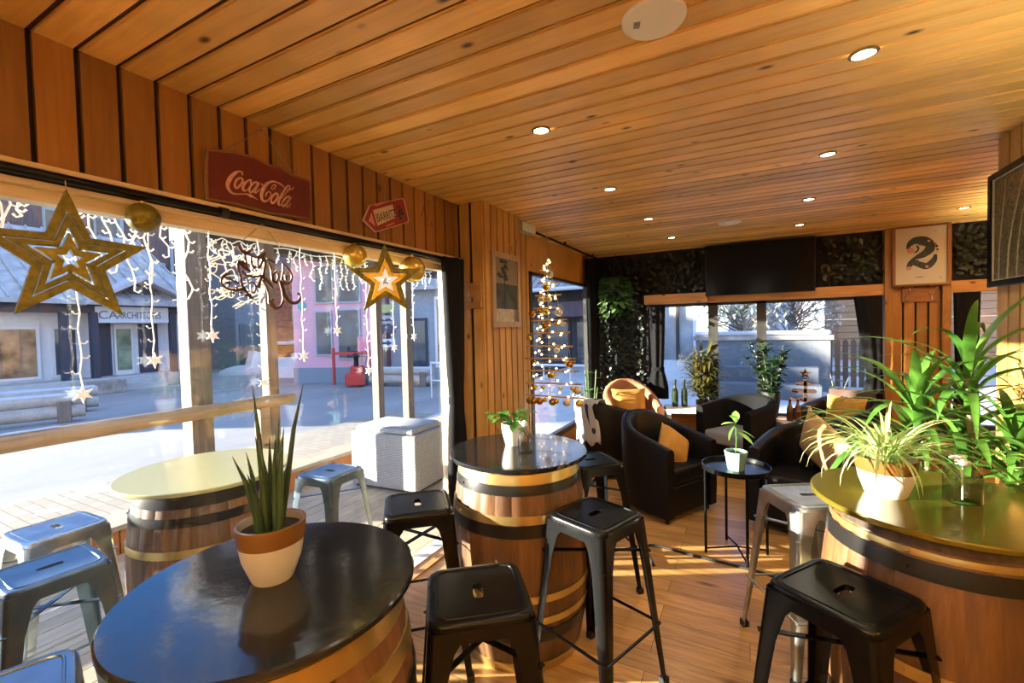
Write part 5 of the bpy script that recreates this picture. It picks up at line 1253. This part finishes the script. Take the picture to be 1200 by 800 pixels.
curtain('black tied curtain at the left end of the far window', (-1.03, 5.99, 0), 0, .20, .14, .26, 1.0, 1.82, .62, d=.05)
curtain('black tied curtain at the right end of the far window', (1.13, 5.99, 0), 0, .24, .13, .22, .98, 1.82, .45, d=.05, shift=.06)
curtain('black curtain partly behind the tall plant, right of the plank panel', (1.91, 5.99, 0), 0, .2, .16, .2, 1.0, 1.82, .45, d=.05)
t = thing('curtain_rail', 'black curtain rail along the ceiling above the narrow second window', 'rail', (-1.80, 4.75, 2.485))
obj('rail', MB().tube([(0, -1.25, 0), (0, 1.2, 0)], .012, 10), BLACKM, t)
for yy in (-1.0, 0, 1.0): obj('bracket', MB().box(-.01, .01, yy - .01, yy + .01, 0, .035), BLACKMATT, t)

# ------------------------------------------------------------------ pier: hooks and picture
def hook(parent, x, y, z, lean):
    h = obj('coat_hook', MB().tube([(x, y, z - .02), (x, y - .03, z - .035), (x, y - .05, z - .02), (x, y - .052, z + .0)], .0042, 8)
            .tube([(x, y, z), (x + lean*.3, y - .035, z + .015), (x + lean, y - .06, z + .085)], .0042, 8).ball((x + lean, y - .06, z + .088), .006, 10, 8).ball((x, y - .052, z + .004), .006, 10, 8)
            .box(x - .009, x + .009, y - .006, y, z - .035, z + .02), mat('hook_metal', (.55, .45, .36), .25, .9), parent)
t = thing('coat_rack', 'light wooden coat rack with two hooks on the pier beside the black curtain', 'coat rack', (-1.86, 2.85, 1.82))
obj('board', MB().box(-.12, .12, -.02, 0, -.045, .095).box(-.12, .12, -.026, 0, -.095, -.047), PINE_XT, t, bevel=.004)
hook(t, -.075, -.02, -.02, -.02); hook(t, .045, -.02, -.02, -.025)
t = thing('coat_rack', 'dark wooden coat rack with two hooks under the poster of the figure two', 'coat rack', (1.56, 6.04, 1.815))
obj('board', MB().box(-.14, .14, -.02, 0, -.075, .075), PLAQUE, t, bevel=.006)
obj('carved_arch', MB().tube([(-.09, -.022, -.01), (-.06, -.022, .03), (0, -.022, .045), (.06, -.022, .03), (.09, -.022, -.01)], .005, 6).box(-.03, .03, -.024, -.02, -.04, -.03), PLAQUE, t)
hook(t, -.10, -.02, -.03, .01); hook(t, .10, -.02, -.03, .02)
t = thing('framed_picture', 'tall light-framed picture of a lone dark tree on the side of the pier', 'picture', (-1.728, 3.187, 1.875))
fp = lambda u, v, w: (w, u, v)
rect = lambda a, b: [(-a, -b), (a, -b), (a, b), (-a, b)]
obj('frame', MB().frame(rect(.235, .295), rect(.19, .25), .025, fp), wood('pic_frame', (.33, .22, .12), (.45, .31, .18), (.52, .38, .24), 'Z', .4, knots=False), t, bevel=.002)
obj('print', MB().box(.002, .01, -.195, .195, -.255, .255), mat('print_sky', (.24, .20, .15), .25), t)
obj('lower_field', MB().box(.010, .0115, -.19, .19, -.15, .05), mat('print_field', (.07, .08, .07), .25, var=.3, vscale=10), t)
obj('painted_reflection', MB().box(.010, .012, -.19, .12, -.25, -.15), mat('reflection_pale', (.42, .36, .25), .3, var=.35, vscale=24), t)  # pale reflection of the outside, painted over the foot of the print
obj('dark_corner', MB().box(.010, .012, .12, .19, -.25, -.15), mat('print_dark', (.14, .13, .11), .3, var=.4, vscale=24), t)
mb = MB().box(.0115, .013, -.035, -.025, -.15, .2); rr = random.Random(6)
for k in range(22): mb.ball((.0125, -.03 + rr.uniform(-.09, .09)*(1 if k > 8 else .6), .15 + (rr.uniform(-.06, .02) if k > 8 else rr.uniform(.02, .09))), rr.uniform(.012, .026), 10, 6, (.04, 1.3, .7))
obj('tree_shape', mb, mat('print_tree', (.015, .02, .018), .4), t)
t = thing('emergency_light', 'white emergency light box on the ceiling near the pier', 'lamp', (-1.80, 3.72, 2.45))
obj('housing', MB().box(-.04, .05, -.14, .14, 0, .07), mat('box_white', (.60, .62, .52), .4), t, bevel=.008); obj('lens', MB().box(-.03, .04, -.12, .12, -.012, 0), mat('box_lens', (.5, .6, .45), .2), t)

# ------------------------------------------------------------------ far wall: television, poster; right wall: painting
t = thing('television', 'large black flat television above the far window', 'television', (.107, 5.93, 1.90)); t.rotation_euler = (RD(4), 0, 0)
obj('casing', MB().box(-.555, .555, 0, .035, 0, .60), BLACKMATT, t, bevel=.004)
obj('screen', MB().box(-.545, .545, -.003, .001, .012, .59), mat('tv_glass', (.004, .0035, .0035), .15, 0, spec=.06), t)
obj('wall_mount', MB().box(-.2, .2, .035, .12, .15, .45), BLACKMATT, t)
t = thing('framed_poster', 'square poster of a dark ornate figure two in a wooden frame', 'picture', (1.56, 6.0, 2.21))
obj('frame', MB().frame(rect(.225, .305), rect(.2, .285), -.03, lambda u, v, w: (u, w, v)), PLAQUE, t, bevel=.003)
obj('paper', MB().box(-.202, .202, -.016, -.004, -.286, .286), mat('poster_paper', (.46, .40, .29), .6), t)
def zp(zx, zy): return ((zx - 288)*.00094, (322 - zy)*.00132)
mb = MB()
ST = [(178, 265, 20), (200, 225, 45), (250, 205, 70), (320, 215, 85), (365, 250, 70), (345, 300, 75), (270, 335, 55), (210, 375, 50), (185, 410, 30)]
mb.ribbon([(*zp(a, b), w*.00105) for a, b, w in ST], .002, lambda u, v, w: (u, -.016 - w, v), 6)
ST = [(225, 370, 40), (280, 390, 55), (340, 405, 60), (395, 365, 45), (410, 320, 20)]
mb.ribbon([(*zp(a, b), w*.00105) for a, b, w in ST], .0022, lambda u, v, w: (u, -.016 - w, v), 6)
ST = [(265, 240, 30), (275, 275, 26), (235, 300, 8)]
mb.ribbon([(*zp(a, b), w*.00105) for a, b, w in ST], .0024, lambda u, v, w: (u, -.016 - w, v), 6)
rr = random.Random(5)
for k in range(26):
    a = rr.uniform(-.6, 2.6); c = zp(310 + 115*cos(a), 290 - 115*sin(a)*.85); mb.ball((c[0], -.017, c[1]), rr.uniform(.004, .011), 8, 5, (1, .12, 1))
obj('figure', mb, mat('poster_ink', (.014, .022, .03), .6, var=.8, vscale=50), t)
mb = MB().ribbon([(*zp(a, b), w*.001) for a, b, w in ((255, 232, 6), (285, 262, 12), (265, 300, 12), (225, 318, 5))], .004, lambda u, v, w: (u, -.016 - w, v), 6)
mb.ribbon([(*zp(a, b), w*.001) for a, b, w in ((250, 352, 8), (320, 345, 16), (370, 322, 14), (395, 300, 5))], .004, lambda u, v, w: (u, -.016 - w, v), 6)
obj('white_swoosh', mb, mat('poster_white', (.5, .45, .36), .6), t)
mb = MB()
for (a, b, r_) in ((203, 280, .030), (190, 415, .02), (355, 215, .012), (340, 410, .014)):
    c = zp(a, b); mb.ball((c[0], -.018, c[1]), r_, 20, 8, (1, .12, 1))
obj('pink_flower', mb, mat('poster_pink', (.45, .20, .13), .6), t)
PG = mat('poster_grey', (.2, .17, .12), .6)
obj('signature', MB().box(-.04, .02, -.018, -.016, -.222, -.212), PG, t)
obj('stamp', MB().box(.15, .16, -.018, -.016, -.24, -.225), PG, t)
obj('bird', MB().prism([(.10, .24), (.115, .235), (.13, .242), (.115, .23)], .002, lambda u, v, w: (u, -.016 - w, v)), PG, t)
def gilt():
    m, nt, out = newmat('gilt_print'); lk = nt.links.new
    b = N(nt, 'ShaderNodeBsdfPrincipled', Roughness=.35); lk(b.outputs[0], out.inputs[0])
    tc = N(nt, 'ShaderNodeTexCoord'); nz = N(nt, 'ShaderNodeTexNoise', Scale=34, Detail=2, Distortion=2.5); lk(tc.outputs['Object'], nz.inputs['Vector'])
    r = ramp(nt, [(.47, (.018, .014, .008)), (.52, (.15, .11, .035))], nz.outputs[0]); lk(r.outputs[0], b.inputs['Base Color'])
    return m
t = thing('framed_painting', 'black-framed painting of pale trunks on a black and gold pattern, right wall', 'picture', (1.175, 2.97, 2.03))
fq = lambda u, v, w: (-w, u, v)
obj('frame', MB().frame(rect(.42, .30), rect(.385, .268), .035, lambda u, v, w: (.02 - w, u, v)), BLACKM, t, bevel=.002)
obj('inner_edge', MB().frame(rect(.386, .27), rect(.380, .264), .022, lambda u, v, w: (.015 - w, u, v)), mat('edge_pale', (.45, .38, .25), .5), t)
obj('canvas', MB().box(0, .01, -.384, .384, -.268, .268), gilt(), t)
mb = MB()
for y0, y1, w in ((.33, .25, .016), (.24, .08, .02), (.15, .02, .014), (-.05, -.1, .02), (-.2, -.22, .02)):
    mb.ribbon([(y0, -.266, w), ((y0*.8 + y1*.2), -.05, w*.8), (y1, .262, w*.35)], .002, lambda u, v, w_: (0 - w_, u, v), 6)
obj('pale_trunk', mb, mat('trunk_pale', (.26, .21, .12), .5, var=.3, vscale=30), t)

# ------------------------------------------------------------------ wooden tree ornament on the far sill, bauble tree at the pier
t = thing('tree_ornament', 'dark wooden tree cut-out with star and three bars on the far sill', 'ornament', (.58, 6.09, .45))
DKW = mat('dark_ornament', (.05, .022, .015), .6)
obj('trunk', MB().box(-.018, .018, -.01, .01, 0, .47).box(-.09, .09, -.05, .05, 0, .02), DKW, t, bevel=.002)
for w, z in ((.15, .20), (.12, .30), (.085, .385)): obj('bar', MB().prism([(-w, 0), (w*.8, 0), (w*.95, .022), (w*.8, .044), (-w, .044), (-w*1.1, .022)], .02, lambda u, v, ww: (u, ww - .01, z + v)), DKW, t)
obj('star', MB().prism(star_pts(.062), .02, lambda u, v, w: (u, w - .01, v + .52)), DKW, t)
t = thing('bauble_tree', 'wall tree of wooden dowels with gold baubles and warm lights beside the pier', 'ornament', (-1.66, 3.9, .86))
STICK = wood('dowel', (.30, .17, .07), (.42, .26, .12), (.5, .33, .17), 'X', .5, knots=False)
mb = MB()
rr = random.Random(21)
levels = 11
for k in range(levels):
    z = 1.31*(k + .5)/levels; q = 1 - k/levels; hw = .05 + .29*q
    obj('dowel', MB().tube([(-min(hw, .25), 0, z), (hw, .01, z + rr.uniform(-.01, .01))], .008, 8), STICK, t)
obj('hanging_cord', MB().tube([(.0, 0, .02), (0, .0, 1.62)], .003, 5).tube([(-.2, 0, .1), (.0, 0, 1.38)], .002, 5).tube([(.29, 0, .1), (0, 0, 1.38)], .002, 5), STRING, t)
GB = [GOLDB, mat('bauble_clear', (.75, .72, .62), .1, .2, coat=.5), mat('bauble_amber', (.5, .26, .05), .2, .7)]
for k in range(54):
    q = rr.random(); lv = int(levels*(q**1.4)); z = 1.31*(lv + .5)/levels; hw = .05 + .29*(1 - lv/levels)
    x = rr.uniform(-min(hw, .24), hw); r_ = rr.choice((.016, .022, .028, .036))
    b = obj('bauble', MB().ball((x, -.015 - r_*.3, z - r_ - .012), r_, 16, 10), GB[k % 3], t, smooth=80)
pts = [(.25*sin(k*.9)*(1 - k/90)*(.75 if sin(k*.9) < 0 else 1), -.02 + .01*cos(k*2.1), .05 + 1.3*k/80) for k in range(80)]
lc = obj('light_string', MB().tube(pts, .0015, 4), STRING, t)
for k in range(0, 80): obj('light_bulb', MB().ball(pts[k], .010, 8, 6), LEDW, t, smooth=80)

# ------------------------------------------------------------------ ceiling fittings
DLG = mat('lamp_glow', (1, .9, .7), .4, emit=14, ecol=(1, .82, .52))
RINGM = mat('lamp_ring', (.45, .36, .25), .25, .9)
dl = None
spots = [(.373, 2.032, 'recessed ceiling spotlight nearest the camera, right of the large round speaker'), (-.872, 2.008, 'recessed ceiling spotlight above the middle barrel table'),
         (.411, 3.13, 'recessed ceiling spotlight in the right row, second from the camera'), (-.836, 3.10, 'recessed ceiling spotlight in the left row, second from the camera'),
         (-.776, 4.147, 'recessed ceiling spotlight in the left row, third from the camera'), (.429, 4.195, 'recessed ceiling spotlight in the right row, third from the camera'),
         (.459, 5.24, 'recessed ceiling spotlight just above the right end of the television'), (-.727, 5.176, 'recessed ceiling spotlight in the left row, farthest from the camera'),
         (1.663, 5.28, 'recessed ceiling spotlight in front of the poster and tall painting, far right'),
         (-.87, .93, 'unseen added ceiling spotlight above the black foreground table'), (.37, .93, 'unseen added ceiling spotlight above the camera'),  # last four are out of view, added for light in line with the rows
         (-.87, -.2, 'unseen added ceiling spotlight behind the camera on the window side'), (.37, -.2, 'unseen added ceiling spotlight behind the camera on the wall side')]
for i, (x, y, lab) in enumerate(spots):
    if dl is None:
        t = thing('ceiling_spotlight', lab, 'lamp', (x, y, ZC), RD(20), 'recessed ceiling spotlights'); dl = t
        obj('ring', MB().lathe([(.045, .0), (.046, -.004), (.036, -.008), (.034, -.002)], 32, cap0=False, cap1=False), RINGM, t)
        obj('lens', MB().lathe([(.034, -.004), (.024, -.006), (.0, -.0065)], 24, cap0=False, cap1=False), DLG, t)
    else: dup(dl, (x, y, ZC), RD(20), lab); continue
    l = bpy.data.lights.new('spot_lamp', 'SPOT'); l.energy = LAMP_W; l.color = (1, .92, .76); l.spot_size = RD(150); l.spot_blend = .6; l.shadow_soft_size = .04
    lo = bpy.data.objects.new('spot_lamp', l); COL.objects.link(lo); lo.parent = t; lo.location = (0, 0, -.03)
for x, y, r_, lab in ((-.251, 1.47, .097, 'large round white ceiling speaker at the top of the picture'), (-.142, 4.72, .1, 'small-looking round white ceiling speaker far back, left of the television')):
    t = thing('ceiling_speaker', lab, 'speaker', (x, y, ZC), 0, 'round ceiling speakers')
    obj('grille', MB().lathe([(r_, 0), (r_, -.006), (r_*.96, -.010), (0, -.011)], 48, cap0=False, cap1=False), mat('speaker_white', (.80, .80, .76), .6, bump=.2, bscale=500), t, smooth=30)
    obj('badge', MB().box(-r_*.62, -r_*.42, -.01 - r_*.0, .02 - r_*.0, -.0125, -.0105), GREYM, t)
    t.rotation_euler[2] = .3
t = obj('floor_cable', MB().tube(catmull([Vector(p) for p in ((-.55, 2.95, .008), (-.63, 3.215, .008), (-.3, 3.19, .008), (.0, 3.16, .008), (.2, 3.12, .008), (.6, 3.06, .008), (1.1, 3.2, .008))], 6), .009, 8), BLACKMATT)
tag(t, 'black cable lying across the wooden floor by the side table', 'cable')

# unseen half-bowl uplighters added to brighten the ceiling
up = None
for x, y, rz, pw, lab in ((1.12, 1.0, 0, .3, 'added half-bowl fill light on the right wall by the gold-topped barrel'), (1.12, -.6, 0, .35, 'added half-bowl fill light on the right wall beside the camera'),
                      (-1.1, -2.12, 90, 4.2, 'added half-bowl fill light on the back wall, window side'), (.3, -2.12, 90, 3.6, 'added half-bowl fill light on the back wall, right-hand side'), (2.53, 4.6, 0, 1.0, 'added half-bowl fill light on the side wall of the lounge')):
    t = thing('fill_uplighter', lab, 'lamp', (x, y, FILL_Z), RD(-rz), 'added fill uplighters')
    obj('bowl', MB().lathe([(.0, -.09), (.04, -.085), (.066, -.05), (.075, 0), (.072, 0), (.06, -.045)], 28, cap1=False).box(.05, .08, -.03, .03, -.08, -.02), GREYM, t)
    l = bpy.data.lights.new('fill_lamp', 'SPOT'); l.energy = FILL_W*pw; l.color = (1, .92, .72); l.spot_size = RD(140); l.spot_blend = .7; l.shadow_soft_size = .06
    lo = bpy.data.objects.new('fill_lamp', l); COL.objects.link(lo); lo.parent = t; lo.location = (0, 0, .02); lo.rotation_euler = (PI, RD(25), 0)

# ------------------------------------------------------------------ light, sky, camera
sun = bpy.data.lights.new('sun', 'SUN'); sun.energy = SUN_W; sun.color = (1, .91, .76); sun.angle = RD(.6)
so = bpy.data.objects.new('sun', sun); COL.objects.link(so)
so.rotation_euler = Vector((.885, .465, -math.tan(RD(SUN_EL)))).to_track_quat('-Z', 'Y').to_euler()
wd = bpy.data.worlds.new('sky'); S.world = wd; wd.use_nodes = True
nt = wd.node_tree; nt.nodes.clear()
out = nt.nodes.new('ShaderNodeOutputWorld'); bg = nt.nodes.new('ShaderNodeBackground'); nt.links.new(bg.outputs[0], out.inputs[0])
tc = nt.nodes.new('ShaderNodeTexCoord'); sx = nt.nodes.new('ShaderNodeSeparateXYZ'); nt.links.new(tc.outputs['Generated'], sx.inputs[0])
r = ramp(nt, [(0, (1.0, .98, .95)), (.20, (.92, .94, 1.0)), (.35, (.12, .48, 1.35)), (.50, (.14, .44, 1.2)), (1, (.46, .54, .72))], sx.outputs[2])
nt.links.new(r.outputs[0], bg.inputs[0]); bg.inputs[1].default_value = SKY_S
cam = bpy.data.cameras.new('camera'); cam.sensor_width = 36; cam.lens = 36*FPX/1200; cam.clip_start = .02; cam.clip_end = 300
co = bpy.data.objects.new('camera', cam); COL.objects.link(co)
Rc = Matrix((RM.col[0], -RM.col[1], -RM.col[2])).transposed().to_4x4(); Rc.translation = EYE
co.matrix_world = Rc
S.camera = co
S.view_settings.view_transform = 'Standard'; S.view_settings.look = 'None'; S.view_settings.gamma = 1
S.view_settings.use_curve_mapping = False
S.view_settings.exposure = EXPO
